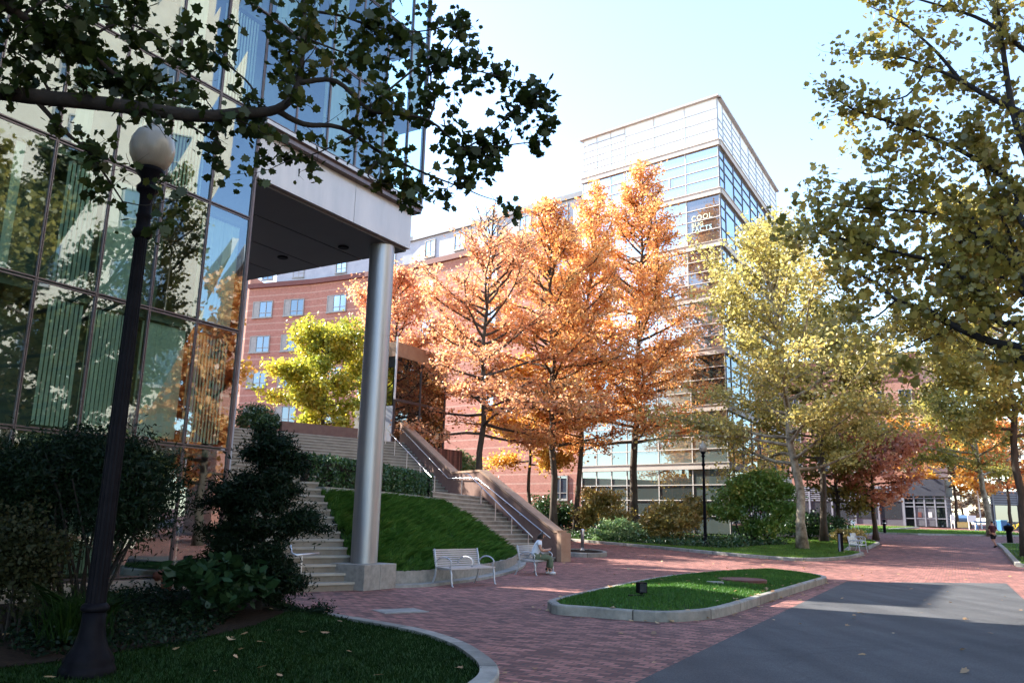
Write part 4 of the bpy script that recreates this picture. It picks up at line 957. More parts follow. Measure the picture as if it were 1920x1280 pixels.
# ------------------------------------------------------------------ lamp posts
def lamp(base, label, H=6.05, rz=0):
    t = thing('street_lamp', label, 'street lamp', base, rz, 'black globe lamp posts'); k = H/6.05
    S = lambda pr: [(r*k, z*k) for r, z in pr]
    mb = MB(); mb.lathe(S([(.27, -.05), (.27, .06), (.255, .09), (.24, .12), (.245, .15), (.22, .2), (.17, .28), (.135, .38), (.118, .5), (.112, .62)]), (0, 0, 0), 32, flute=.05)
    mb.lathe(S([(.112, .62), (.135, .64), (.14, .665), (.125, .69), (.105, .71)]), (0, 0, 0), 28); mb.build('base', M['black'], t, smooth=True)
    mb = MB(); mb.lathe(S([(.100, .70), (.088, 2.4), (.068, 4.68)]), (0, 0, 0), 32, flute=.07); mb.build('pole', M['black'], t)
    mb = MB(); mb.lathe(S([(.068, 4.66), (.105, 4.70), (.108, 4.73), (.078, 4.79), (.074, 4.9), (.09, 4.93), (.075, 4.96), (.07, 5.08), (.075, 5.2), (.115, 5.23), (.12, 5.28), (.08, 5.33), (.085, 5.38), (.15, 5.46), (.155, 5.50), (.14, 5.51)]), (0, 0, 0), 32); mb.build('neck', M['black'], t, smooth=True)
    mb = MB(); mb.lathe(S([(.13, 5.5), (.185, 5.56), (.235, 5.66), (.25, 5.76), (.235, 5.86), (.19, 5.95), (.125, 6.005), (.09, 6.02)]), (0, 0, 0), 32); mb.build('globe', M['globe'], t, smooth=True)
    mb = MB(); mb.lathe(S([(.10, 6.01), (.09, 6.035), (.06, 6.08), (.035, 6.12), (.03, 6.16), (.008, 6.2)]), (0, 0, 0), 20); mb.build('finial', M['globe'], t, smooth=True)
    return t
b0 = GP(163, 1262, .1); lamp((b0.x, b0.y, .08), 'tall black fluted lamp post with big opal globe under the plane branch', 5.66)
p = GP(1323, 1023, .15); lamp((p.x, p.y, g(p.y)+.12), 'black globe lamp post on the far lawn edge beside the dogwood shrub', 5.9)
p = AT(863, 865, 59); lamp((p.x, p.y, g(59)+.1), 'lamp post whose pale globe peeks over the brown stair wall', p.z-g(59)+.35)

# ------------------------------------------------------------------ benches
def bench(c, ang, label, m=None):
    m = m or M['benchm']; t = thing('park_bench', label, 'bench', c, ang, 'slatted metal benches')
    L = 1.75
    for i in range(9):                                  # back slats stay in one backrest mesh
        pass
    mb = MB()
    for i in range(8):
        z = .49+i*.052; y = -.235-(z-.45)*.26; mb.bar((-L/2, y, z), (L/2, y, z), .012, .040)
    mb.build('backrest', m, t)
    mb = MB()
    for i in range(10):
        y = -.21+i*.05; z = .44+.012*math.cos(i/9*3.2)-(.02 if i == 9 else 0); mb.bar((-L/2, y, z), (L/2, y, z), .040, .016)
    mb.bar((-L/2, .27, .42), (L/2, .27, .42), .03, .03); mb.build('seat', m, t)
    for x in (-L/2+.04, 0, L/2-.04):
        mb = MB(); pts = [(x, -.27, .50)]+[(x, .015-.235*math.cos(a)*1.12, .52+.175*math.sin(a)) for a in np.linspace(.2, 2.75, 9)]+[(x, .245, .50), (x, .215, .45)]
        mb.tube(pts, .019, 8); mb.build('armrest', m, t, smooth=True)
    for x in (-L/2+.04, L/2-.04):
        mb = MB(); mb.tube([(x, -.33, .89), (x, -.285, .7), (x, -.235, .46), (x, -.26, .25), (x, -.36, .02), (x, -.40, .0)], [.02, .024, .028, .026, .022, .02], 8); mb.tube([(x, -.235, .43), (x, 0, .405), (x, .25, .42)], .02, 6); mb.build('back_leg', m, t, smooth=True)
        mb = MB(); mb.tube([(x, .23, .43), (x, .275, .3), (x, .285, .15), (x, .31, .02), (x, .35, 0)], [.026, .026, .022, .02, .02], 8); mb.build('front_leg', m, t, smooth=True)
    return t
bench((-1.06, 21.75, 0), math.pi+math.atan2(.80, .62), 'empty slatted silver bench in front of the grass berm')
PB = Vector((.92, 26.9)); pba = math.pi+math.atan2(.93, .37)
bench((PB.x, PB.y, 0), pba, 'silver bench with a person in a white T-shirt sitting on it')
q = GP(1606, 1034); bench((19.75, 47.6, g(47.6)+.02), math.pi+math.atan2(.86, .62), 'pale bench beside the dark bollard at the lawn corner')
bench((21.9, 52.6, g(52.6)+.02), math.pi+math.atan2(.86, .55), 'farther pale bench half in shade behind the lawn corner bench')

# ------------------------------------------------------------------ people
def skin(name, verts, edges, radii, m, parent, sub=2, rootv=0):
    me = bpy.data.meshes.new(name); me.from_pydata(verts, edges, []); me.update(); me.materials.append(m)
    o = bpy.data.objects.new(name, me); COL.objects.link(o); o.parent = parent
    o.modifiers.new('skin', 'SKIN').use_smooth_shade = True
    sv = me.skin_vertices[0].data
    for i, r in enumerate(radii): sv[i].radius = (r, r) if not isinstance(r, tuple) else r; sv[i].use_root = i == rootv
    s = o.modifiers.new('sub', 'SUBSURF'); s.levels = sub; s.render_levels = sub
    return o
def chain(*idx): return [(a, b) for a, b in zip(idx[:-1], idx[1:])]
SK = mat('skin_tone', (.42, .22, .15), (.48, .26, .18), scale=8, rough=.55); HAIR = mat('dark_hair', (.012, .008, .007), (.03, .02, .018), scale=30, rough=.5, stretch=(1, 1, .1))
TEE = mat('white_cotton', (.68, .70, .76), (.76, .78, .82), scale=9, rough=.9, bump=.4, bscale=12); OLIVE = mat('olive_cotton', (.10, .13, .08), (.15, .18, .115), scale=9, rough=.9, bump=.4, bscale=14)
SHOE = mat('white_trainer', (.6, .6, .6), (.7, .7, .7), scale=9, rough=.6); SOCK = mat('black_sock', (.01, .01, .012), (.02, .02, .022), scale=9, rough=.9)
MARO = mat('maroon_cotton', (.06, .018, .03), (.09, .03, .045), scale=9, rough=.9); NAVY = mat('black_shorts', (.012, .012, .016), (.02, .02, .025), scale=9, rough=.9)
# seated person; local +Y is the way they face, origin on the ground below the hips
def seated(loc, rz, label):
    t = thing('person', label, 'person', loc, rz)
    v = [(0, 0, .52), (0, .02, .66), (0, .06, .82), (0, .12, .97), (0, .155, 1.05), (0, .20, 1.12), (0, .225, 1.19), (0, .235, 1.245)]      # 0 pelvis .. 7 crown
    r = [.135, .125, .13, .115, .05, .062, .088, .06]
    e = chain(0, 1, 2, 3, 4, 5, 6, 7)
    def add(pts, rad, root):
        n = len(v); v.extend(pts); r.extend(rad); e.extend([(root, n)]+[(n+i, n+i+1) for i in range(len(pts)-1)])
    legs = {}
    for s in (-1, 1):
        kx = .15*s if s < 0 else .11
        add([(.10*s, .04, .50), (kx, .28, .52), (kx, .47, .50), (kx*1.1, .475+.02*s, .28), (kx*1.1, .43+.04*s, .09), (kx*1.15, .50+.04*s, .045), (kx*1.2, .60+.04*s, .035)], [.095, .088, .066, .058, .042, .042, .036], 0)
        add([(.155*s, .13, .965), (.235*s, .13, .83), (.235*s, .20, .72), (.15*s, .37, .735), (.075*s, .46, .76), (.05*s, .50, .775)], [.062, .052, .044, .04, .034, .03], 3)
    skin('body', v, e, r, SK, t, 2)
    # five curled fingers and a thumb on each hand, around the phone
    for s in (-1, 1):
        fv = []; fe = []; fr = []
        for k in range(5):
            L = (.06, .07, .075, .07, .055)[k]; n = len(fv); x0 = .045*s; z0 = .755+.014*(k-2)*-1
            if k == 0: pts = [(x0, .49, .785), (x0-.015*s, .51, .805), (x0-.03*s, .52, .815)]
            else: pts = [(x0, .50, z0), (x0-.008*s, .50+L*.55, z0), (x0-.035*s, .50+L*.75, z0+.004)]
            fv += pts; fe += chain(n, n+1, n+2); fr += [.0095, .0085, .0075]
        skin('hand', fv, fe, fr, SK, t, 1)
    mb = MB(); mb.box((0, .535, .785), (.075, .012, .15)); ph = mb.build('phone', M['rubber'], t)
    # clothing over the same skeleton
    sv = [(0, -.01, .50), (0, .01, .64), (0, .055, .80), (0, .115, .955), (0, .145, 1.02), (-.155, .13, .965), (-.225, .13, .85), (.155, .13, .965), (.225, .13, .85)]
    skin('shirt', sv, chain(0, 1, 2, 3, 4)+[(3, 5), (5, 6), (3, 7), (7, 8)], [(.165, .15), (.158, .14), (.165, .145), (.145, .125), .066, .082, .078, .082, .078], TEE, t, 2)
    tv = [(0, .0, .50)]; te = []; tr_ = [(.165, .14)]
    for s in (-1, 1):
        kx = .15*s if s < 0 else .11; n = len(tv)
        tv += [(.095*s, .06, .505), (kx, .28, .525), (kx, .48, .50), (kx*1.1, .485+.02*s, .30), (kx*1.1, .455+.03*s, .17)]; te += [(0, n)]+chain(n, n+1, n+2, n+3, n+4); tr_ += [.115, .108, .088, .088, .085]
    skin('trousers', tv, te, tr_, OLIVE, t, 2)
    for s in (-1, 1):
        kx = .15*s if s < 0 else .11
        skin('sock', [(kx*1.1, .44+.04*s, .20), (kx*1.1, .43+.04*s, .10)], [(0, 1)], [.046, .05], SOCK, t, 2)
        skin('shoe', [(kx*1.1, .40+.04*s, .05), (kx*1.15, .50+.04*s, .048), (kx*1.2, .62+.04*s, .04)], chain(0, 1, 2), [.052, (.052, .055), (.05, .042)], SHOE, t, 2)
    hv = [(0, .255, 1.262), (0, .175, 1.245), (0, .145, 1.15), (.075, .19, 1.18), (-.075, .19, 1.18), (.08, .19, 1.06), (-.08, .19, 1.06), (0, .115, 1.05), (.085, .235, 1.20), (-.085, .235, 1.20)]
    skin('hair', hv, [(0, 1), (1, 2), (1, 3), (1, 4), (3, 5), (4, 6), (2, 7), (1, 8), (1, 9)], [.074, .098, .092, .060, .060, .050, .050, .080, .04, .04], HAIR, t, 2)
    # face: nose, eyes, mouth
    mb = MB(); mb.lathe([(.016, -.012), (.012, .012), (.006, .03)], (0, .318, 1.165), 8); f = mb.build('nose', SK, t, smooth=True)
    for s in (-1, 1): mb = MB(); mb.lathe([(.004, -.01), (.011, 0), (.004, .01)], (.032*s, .298, 1.195), 8); mb.build('eye', M['rubber'], t)
    mb = MB(); mb.box((0, .305, 1.125), (.045, .012, .01)); mb.build('mouth', MARO, t)
    return t
d = Vector((math.cos(pba), math.sin(pba))); pos = PB+d*-.12
fdir = Vector((-d.y, d.x))                          # bench local +Y
seat_rz = pba+.42
sp = PB+d*.05
seated((sp.x-fdir.x*.02, sp.y-fdir.y*.02, 0), seat_rz, 'person in white T-shirt and olive trousers sitting bent over a phone')
# walking person seen from behind; local +Y forward
def walker(loc, rz, label):
    t = thing('person', label, 'person', loc, rz)
    v = [(0, 0, .93), (0, .01, 1.1), (0, .02, 1.28), (0, .025, 1.42), (0, .03, 1.5), (0, .04, 1.57), (0, .05, 1.65), (0, .05, 1.72)]; r = [.13, .12, .13, .10, .055, .075, .09, .06]; e = chain(0, 1, 2, 3, 4, 5, 6, 7)
    def add(pts, rad, root): n = len(v); v.extend(pts); r.extend(rad); e.extend([(root, n)]+[(n+i, n+i+1) for i in range(len(pts)-1)])
    add([(.09, 0, .86), (.10, .10, .50), (.09, -.02, .10), (.10, .05, .05), (.10, .15, .04)], [.09, .06, .042, .04, .035], 0)
    add([(-.09, 0, .86), (-.09, .02, .50), (-.09, -.28, .22), (-.09, -.30, .13), (-.09, -.22, .06)], [.09, .06, .042, .04, .035], 0)
    for s in (-1, 1): add([(.17*s, .01, 1.41), (.24*s, -.05*s, 1.17), (.22*s, .10+.1*s, .97), (.20*s, .2+.1*s, .92), (.20*s, .25+.1*s, .88)], [.06, .048, .038, .036, .03], 3)
    skin('body', v, e, r, SK, t, 2)
    sv = [(0, 0, .92), (0, .01, 1.1), (0, .02, 1.28), (0, .03, 1.42), (.18, .01, 1.40), (.25, -.04, 1.2), (-.18, .01, 1.40), (-.25, .04, 1.2)]
    skin('shirt', sv, chain(0, 1, 2, 3)+[(3, 4), (4, 5), (3, 6), (6, 7)], [(.175, .15), (.165, .14), (.175, .145), .12, .085, .08, .085, .08], MARO, t, 2)
    skin('shorts', [(0, 0, .92), (.095, .02, .80), (.10, .08, .55), (-.095, .0, .80), (-.095, .01, .55)], [(0, 1), (1, 2), (0, 3), (3, 4)], [(.17, .15), .12, .105, .12, .105], NAVY, t, 2)
    for x, y, z in ((.10, .03, .05), (-.09, -.30, .12)): skin('shoe', [(x, y-.06, z), (x, y+.05, z), (x, y+.15, z-.01)], chain(0, 1, 2), [.05, .05, .042], SOCK, t, 2)
    skin('hair', [(0, .03, 1.74), (0, -.0, 1.68), (0, -.01, 1.6)], chain(0, 1, 2), [.085, .095, .06], HAIR, t, 2)
    for s in (-1, 1): mb = MB(); mb.lathe([(.01, -.025), (.018, 0), (.01, .025)], (.095*s, .05, 1.63), 8); mb.build('ear', SK, t, smooth=True)
    mb = MB(); mb.lathe([(.016, -.02), (.012, .01), (.005, .03)], (0, .145, 1.62), 8); mb.build('nose', SK, t)
    return t
w = AT(1862, 1000, 57.0); walker((w.x, w.y, g(w.y)), R(12), 'person in maroon top and black shorts walking away along the kerb')

# ------------------------------------------------------------------ plaza furniture
p = GP(1092, 1031, .16); t = thing('bollard', 'slim pale grey post standing in the round mulch ring by the stair wall', 'bollard', (p.x, p.y, g(p.y)+.15)); mb = MB(); mb.lathe([(.085, 0), (.085, 1.0), (.08, 1.03), (.05, 1.05)], (0, 0, 0), 16); mb.build('post', M['steel'], t, smooth=True); mb = MB(); mb.lathe([(.12, 0), (.12, .03), (.09, .04)], (0, 0, 0), 16); mb.build('base', M['steel'], t)
p = GP(1577, 1035, .12); t = thing('bollard', 'square dark post with pale left side beside the lawn corner bench', 'bollard', (p.x, p.y, g(p.y)+.12), .4); mb = MB(); mb.b2((-.1, -.1, 0), (.1, .1, .98)); mb.b2((-.12, -.12, .98), (.12, .12, 1.03)); mb.build('post', M['black'], t); mb = MB(); mb.b2((-.118, -.1, .03), (-.102, .02, .96)); mb.build('plate', M['greyt'], t)
p = GP(1659, 998, .12); t = thing('bollard', 'thin black bollard on the far shaded lawn', 'bollard', (p.x, p.y, g(p.y)+.1)); mb = MB(); mb.lathe([(.16, 0), (.14, .1), (.13, 1.05), (.17, 1.1), (.1, 1.2)], (0, 0, 0), 12); mb.build('post', M['black'], t); mb = MB(); mb.lathe([(.17, .84), (.17, .9)], (0, 0, 0), 12); mb.build('collar', M['steel'], t)
p = GP(1894, 1017, .12); t = thing('litter_bin', 'black litter bin on a post at the right lawn edge', 'litter bin', (p.x, p.y, g(p.y)+.1)); mb = MB(); mb.lathe([(.2, 0), (.2, .9)], (0, 0, 0), 14); mb.build('post', M['black'], t); mb = MB(); mb.lathe([(.26, .85), (.34, 1.05), (.34, 1.2), (.2, 1.28)], (0, 0, 0), 14); mb.build('bin_body', M['black'], t); mb = MB(); mb.lathe([(.1, 1.27), (.14, 1.36), (.05, 1.42)], (0, 0, 0), 12); mb.build('lid', M['blue'], t)
# island fittings
p = GP(1203, 1117, .25); t = thing('floodlight', 'small black ground floodlight on the grass island', 'floodlight', (p.x, p.y, isl_z(p.x, p.y)), .3)
mb = MB(); mb.b2((-.09, -.07, .06), (.09, .07, .26)); mb.build('head', M['black'], t, bevel=.01); mb = MB(); mb.b2((-.07, -.074, .08), (.07, -.066, .24)); mb.build('lens', M['glassD'], t); mb = MB(); mb.b2((-.02, -.02, -.03), (.02, .02, .06)); mb.b2((-.3, -.12, .0), (.02, .0, .035)); mb.build('base', M['black'], t)
p = GP(1391, 1088, .25); t = thing('cover_disc', 'maroon round cover lying on the grass island', 'manhole cover', (p.x, p.y, isl_z(p.x, p.y)+.01)); mb = MB(); mb.lathe([(.62, -.05), (.62, .05), (.58, .065), (.55, .055)], (0, 0, 0), 32); mb.build('rim', M['rust'], t); mb = MB(); mb.lathe([(.54, 0), (.54, .05), (.1, .058)], (0, 0, 0), 32); mb.build('lid', M['rust'], t)
p = GP(1341, 1093, .25); t = MB(); t.b2((-.18, -.11, -.02), (.18, .11, .03)); tag(t.build('meter_plate', M['kerb']), 'small pale plate in the island grass beside the maroon cover', 'plate').location = (p.x, p.y, isl_z(p.x, p.y)+.02)
p = GP(750, 1145); t = thing('utility_cover', 'grey rectangular utility cover set in the brick paving', 'utility cover', (p.x, p.y, .004), .55); mb = MB(); mb.b2((-.42, -.32, -.02), (.42, .32, .006)); mb.build('frame', M['granite'], t); mb = MB(); mb.b2((-.37, -.27, 0), (.37, .27, .010)); mb.build('lid', M['kerb'], t)
# cafe chairs and tables on the far lawn
def chair(loc, rz, label, back=None):
    t = thing('cafe_chair', label, 'chair', loc, rz); m = M['white']
    mb = MB(); mb.b2((-.24, -.24, .43), (.24, .24, .46)); mb.build('seat', m, t)
    mb = MB(); mb.box((0, -.25, .72), (.5, .03, .44)); mb.build('backrest', back or m, t)
    for x in (-.21, .21):
        for y in (-.21, .21): mb = MB(); mb.tube([(x, y, .43), (x*1.15, y*1.15, 0)], .022, 6); mb.build('leg', m, t)
    return t
p = GP(1568, 992, .1); z = lambda q: g(q.y)+.12
chair((p.x, p.y, z(p)), R(250), 'white chair standing left of the cafe table on the far lawn')
p = GP(1583, 991, .1); chair((p.x, p.y, z(p)), R(20), 'white chair with orange back on the far lawn', mat('orange_cloth', (.5, .17, .08), (.6, .24, .12), scale=8, rough=.9))
p = GP(1603, 993, .1); chair((p.x, p.y, z(p)), R(200), 'white chair nearest the trunk, right of the cafe table')
p = GP(1592, 991, .1); t = thing('cafe_table', 'white round cafe table among chairs on the far lawn', 'table', (p.x, p.y+.5, z(p))); mb = MB(); mb.lathe([(.5, .72), (.5, .75)], (0, 0, 0), 20); mb.build('tabletop', M['white'], t); mb = MB(); mb.lathe([(.25, 0), (.05, .05), (.04, .72)], (0, 0, 0), 10); mb.build('pedestal', M['white'], t)
# things by the far road
def signboard(px, py, Y, w, h, label, m, z0):
    p = AT(px, py, Y); t = thing('sign_board', label, 'sign', (p.x, p.y, g(Y))); hh = p.z-g(Y)
    mb = MB(); mb.b2((-w/2, -.04, hh-h/2), (w/2, 0, hh+h/2)); mb.build('panel', m, t)
    for s in (-1, 1): mb = MB(); mb.tube([(s*w*.36, .03, 0), (s*w*.36, .03, hh+h*.4)], .05, 6); mb.build('post', M['white'], t)
    return t
signboard(1822, 972, 97, 1.0, .75, 'white sign board on posts by the far road', M['white'], 0)
signboard(1786, 970, 99, .5, .7, 'narrow white notice by the far entrance', M['white'], 0)
p = AT(1807, 986, 98); t = thing('yellow_banner', 'yellow banner panel hung low in front of the parked car', 'banner', (p.x, p.y, g(98))); mb = MB(); mb.b2((-.75, -.02, .15), (.75, .02, .8)); mb.build('cloth', mat('mustard_banner', (.5, .38, .14), (.58, .45, .2), scale=3, rough=.8), t)
for s in (-1, 1): mb = MB(); mb.tube([(s*.8, 0, 0), (s*.8, 0, .95)], .05, 6); mb.build('post', M['black'], t)
p = AT(1840, 985, 100); t = thing('flagpole', 'white pole by the far road beside the leaning plane trunk', 'pole', (p.x, p.y, g(100))); mb = MB(); mb.tube([(0, 0, 0), (-.1, 0, 4.3)], [.11, .08], 8); mb.build('shaft', M['white'], t); mb = MB(); mb.lathe([(.1, 0), (.12, .1), (.02, .2)], (-.1, 0, 4.3), 8); mb.build('cap', M['white'], t)
# blue trestle barrier
p = AT(1846, 992, 90); t = thing('trestle_barrier', 'blue A-frame trestle barrier on the far grass', 'barrier', (p.x, p.y, g(90)+.1)); mb = MB(); mb.b2((-1.1, -.05, .82), (1.1, .05, 1.0)); mb.build('rail', M['blue'], t)
for s in (-1, 1):
    for q in (-1, 1): mb = MB(); mb.bar((s*.8, 0, .86), (s*.8+q*.25, q*.2, 0), .07, .05); mb.build('leg', M['blue'], t)
# blue wheeled bin, yellow bicycle
p = AT(1880, 991, 88); t = thing('wheeled_bin', 'blue wheeled recycling bin beyond the walking person', 'bin', (p.x, p.y, g(88)+.1)); mb = MB(); mb.prism([(-.32, -.35), (.32, -.35), (.36, .35), (-.36, .35)], .1, 1.1); mb.build('bin_body', M['blue'], t); mb = MB(); mb.b2((-.38, -.4, 1.1), (.38, .4, 1.2)); mb.build('lid', mat('pale_blue_plastic', (.1, .3, .5), (.12, .36, .58), scale=5), t)
for s in (-1, 1): mb = MB(); mb.tube([(s*.3, .3, .12), (s*.38, .3, .12)], .12, 10); mb.build('wheel', M['rubber'], t)
p = AT(1905, 993, 86); t = thing('bicycle', 'yellow bicycle leaning at the right edge beyond the litter bin', 'bicycle', (p.x, p.y, g(86)+.1), .2)
for x in (-.52, .52):
    mb = MB(); mb.tube([(x+.33*math.cos(a), 0, .34+.33*math.sin(a)) for a in np.linspace(0, 6.283, 17)], .035, 6); w_ = mb.build('wheel', M['rubber'], t)
mb = MB()
for a, b in (((-.52, .34), (-.1, .34)), ((-.52, .34), (-.2, .8)), ((-.1, .34), (-.2, .85)), ((-.1, .34), (.38, .78)), ((-.2, .78), (.36, .8)), ((.36, .95), (.52, .34))): mb.tube([(a[0], 0, a[1]), (b[0], 0, b[1])], .045, 6)
mb.build('frame', M['yellow'], t); mb = MB(); mb.b2((-.32, -.08, .87), (-.08, .08, .93)); mb.build('saddle', M['rubber'], t); mb = MB(); mb.tube([(.32, -.28, 1.0), (.37, 0, .98), (.32, .28, 1.0)], .025, 6); mb.build('handlebar', M['rubber'], t); mb = MB(); mb.b2((.3, -.2, .62), (.7, .2, .86)); mb.build('basket', M['yellow'], t)
# parked car
p = AT(1806, 986, 108); t = thing('parked_car', 'pale blue car parked on the far road behind the yellow banner', 'car', (p.x, p.y, g(108)), R(62))
prof = [(-2.1, .35), (-2.15, .7), (-1.95, .95), (-1.2, 1.02), (-.6, 1.48), (.75, 1.52), (1.45, 1.08), (2.05, .98), (2.15, .6), (2.1, .35)]
def loft(mb, pr, w, tz=1.02, tin=.16):
    n = len(pr); vs = []
    for s in (-1, 1): vs += [(x, s*(w/2-(tin if z > tz else 0)), z) for x, z in pr]
    mb.add(vs, [tuple(range(n)), tuple(range(2*n-1, n-1, -1))]+[(i, n+i, n+(i+1) % n, (i+1) % n) for i in range(n)])
mb = MB(); loft(mb, prof, 1.8); mb.build('body', M['carp'], t, bevel=.04)
for x0, x1, s in ((-.55, .1, 1), (.18, .8, 1), (-.55, .1, -1), (.18, .8, -1)): mb = MB(); mb.add([(x0-.25 if x0 < 0 else x0, s*.865, 1.06), (x1+(.35 if x1 > .5 else 0), s*.865, 1.06), (x1, s*.765, 1.42), (x0+.1, s*.765, 1.42)], [(0, 1, 2, 3)]); mb.build('side_window', M['glassD'], t)
for x0, z0, x1, z1 in ((-1.17, 1.07, -.66, 1.45), (1.42, 1.12, .82, 1.48)): o = -.02 if x0 < 0 else .02; mb = MB(); mb.add([(x0+o, -.66, z0), (x0+o, .66, z0), (x1+o, .62, z1), (x1+o, -.62, z1)], [(0, 1, 2, 3)]); mb.build('windscreen', M['glassD'], t)
for x in (-1.35, 1.35):
    for s in (-1, 1):
        mb = MB(); mb.tube([(x, s*.72, .34), (x, s*.92, .34)], .34, 18); w_ = mb.build('wheel', M['rubber'], t); mb = MB(); mb.tube([(x, s*.92, .34), (x, s*.935, .34)], .2, 12); mb.build('rim', M['steel'], w_)
for s in (-1, 1): mb = MB(); mb.box((-2.14, s*.62, .78), (.08, .36, .16)); mb.build('headlight', M['white'], t)
mb = MB(); mb.box((-2.16, 0, .5), (.06, .9, .2)); mb.build('grille', M['rubber'], t)
# fallen leaves
rng = np.random.default_rng(77)
P = []
for poly, zf, n in ((near_in, lawn_z, 70), (isl_in, isl_z, 26), (far_in, gz(.13), 160)):
    q = scatter_in(poly, n, rng); P.append(np.c_[q, [zf(a, b)+.05 for a, b in q]])
q = rng.uniform((0, 8), (22, 48), (300, 2)); P.append(np.c_[q, gv(q[:, 1])+.02])
for loop, n in ((far[:40], 420), (isl, 160), (near_out[4:26], 130)):            # drifts against the kerbs
    q = poly_pts(np.array(loop), n, rng)+rng.normal(size=(n, 2))*.22; P.append(np.c_[q, gv(q[:, 1])+.02+.16*np.array([in_poly(np.array([v]), loop)[0] if len(loop) > 45 else 0 for v in q])])
leaves_o = leaves('fallen_leaves', np.concatenate(P), .09, LOBED, M['litter'], None, rng, up=3, fold=.35); tag(leaves_o, kind='stuff')
# ------------------------------------------------------------------ trees
OAKG = 'autumn oaks in front of the brick building'
def at_px(px, Y, dz=0.0): q = AT(px, 975, Y); return (q.x, Y, g(Y)+dz)
tree('oak_tree', 'tall russet oak with a bare twiggy top, rising behind the stair wall landing', at_px(893, 50), 21.8, 6.0, 8.6, 19000, .18, M['l_red'], M['bark'], 101, OAKG, tr=.24, bare=.30, nl=60, sig=.34, lean=(.5, 0))
tree('oak_tree', 'orange oak with a dark slightly leaning trunk right of the white banner', at_px(1038, 54, .12), 23.6, 5.6, 8.0, 33000, .18, M['l_orange'], M['bark'], 102, OAKG, tr=.25, nl=80, sig=.34, lean=(-.6, 0))
tree('oak_tree', 'slender orange oak peaking left of the highest oak, trunk lit along its left edge', at_px(1080, 57, .12), 26.4, 6.2, 7.0, 28000, .18, M['l_orange'], M['bark'], 103, OAKG, tr=.2, nl=76, sig=.34, lean=(1.5, 0))
tree('oak_tree', 'highest orange oak, its straight dark trunk rising before the tower base', at_px(1188, 60, .12), 29.4, 6.2, 8.4, 43000, .18, M['l_orange'], M['bark'], 104, OAKG, tr=.3, nl=92, sig=.36, lean=(.9, 0))
tree('oak_tree', 'small golden oak with low branches before the red brick wall', at_px(990, 58, .12), 12.5, 4.6, 4.4, 15000, .2, M['l_gold'], M['bark'], 105, OAKG, tr=.16, nl=26)
q = AT(738, 700, 55.5); tree('oak_tree', 'russet oak half hidden behind the silver column and terrace pavilion', (q.x, 55.5, ZT), 13.2, 3.6, 6.2, 19000, .18, M['l_red'], M['bark'], 106, OAKG, tr=.18, nl=44, sig=.42)
q = AT(612, 700, 48.5); tree('elm_tree', 'bright yellow green small tree on the terrace left of the silver column', (q.x, 48.5, ZT), 6.5, .25, 3.2, 24000, .19, M['l_yellow'], M['bark'], 107, None, tr=.14, shape='round', nl=46, sig=.35)
tree('maple_tree', 'tree hidden behind the office building, dappling the paving with its shadow', (-17.8, 43.4, ZT), 12.5, 2.5, 4.0, 6500, .26, M['l_gold'], M['bark'], 120, None, tr=.16, nl=26)
p_ = FP(9.3, -13, 0); tree('maple_tree', 'slim unseen tree added behind the office building, shading the asphalt edge', (p_.x, p_.y, 0), 14.5, 3, 1.7, 9000, .22, M['l_gold'], M['bark'], 123, None, tr=.14, nl=30)  # added out of view to break up the edge of the light band
tree('maple_tree', 'second unseen tree added behind the office building, shading the stair', (-22.5, 48.5, ZT), 14, 2.5, 4.4, 5000, .26, M['l_gold'], M['bark'], 122, None, tr=.16, nl=28)  # added out of view to shade the stair wall and steps
M['l_planel'] = leafmat('plane_leaves_pale_olive', [(0, (.13, .15, .03)), (.4, (.32, .29, .06)), (.75, (.54, .44, .11)), (1, (.62, .44, .10))], trans=.55, gloss=.04)
PLG = 'plane trees along the brick walk'
q = GP(1505, 1029, .12); tree('plane_tree', 'yellow plane tree with pale mottled forking trunk on the lawn corner', (q.x, q.y, g(q.y)+.1), 19.4, 4.2, 9.0, 36000, .19, M['l_plane'], M['barkp'], 108, PLG, tr=.27, shape='plane', nl=52, lean=(-1.3, 0), sig=.5)
tree('plane_tree', 'olive yellow plane tree with a dark trunk right behind the pale mottled trunk', at_px(1543, 57, .12), 17, 5.0, 6.4, 24000, .2, M['l_planeg'], M['bark'], 109, PLG, tr=.24, shape='plane', nl=32, lean=(.8, 0))
tree('plane_tree', 'plane tree with a dark straight trunk at the right edge of the walk', at_px(1918, 45, .12), 20, 6.2, 8.4, 36000, .21, M['l_planel'], M['bark'], 110, PLG, tr=.24, shape='plane', nl=40, sig=.55)
tree('plane_tree', 'leaning plane tree with patchy pale trunk beyond the walking person', at_px(1856, 77, .12), 17, 5.0, 8.8, 26000, .24, M['l_planel'], M['barkp'], 111, PLG, tr=.3, shape='plane', nl=36, lean=(-1.8, 0), sig=.55)
tree('maple_tree', 'low spreading russet maple by the farther bench', at_px(1640, 64, .12), 8.0, 2.8, 4.4, 9000, .25, M['l_maple'], M['bark'], 112, None, tr=.2, shape='round', nl=26)
tree('maple_tree', 'dark green and rust maple behind the dogwood shrub', at_px(1572, 66, .12), 8.6, 2.0, 4.2, 8000, .25, M['l_planeg'], M['bark'], 113, None, tr=.2, shape='round', nl=26)
tree('oak_tree', 'orange oak crown hanging over the far road and parked car', at_px(1795, 101), 12.5, 4.4, 6.2, 7000, .4, M['l_gold'], M['bark'], 114, 'far trees by the road', tr=.22, nl=26, shape='round')
tree('oak_tree', 'orange green oak at the right edge before the striped low building', at_px(1895, 99), 12.0, 4.4, 6.0, 7000, .4, M['l_orange'], M['bark'], 115, 'far trees by the road', tr=.22, nl=26, shape='round')
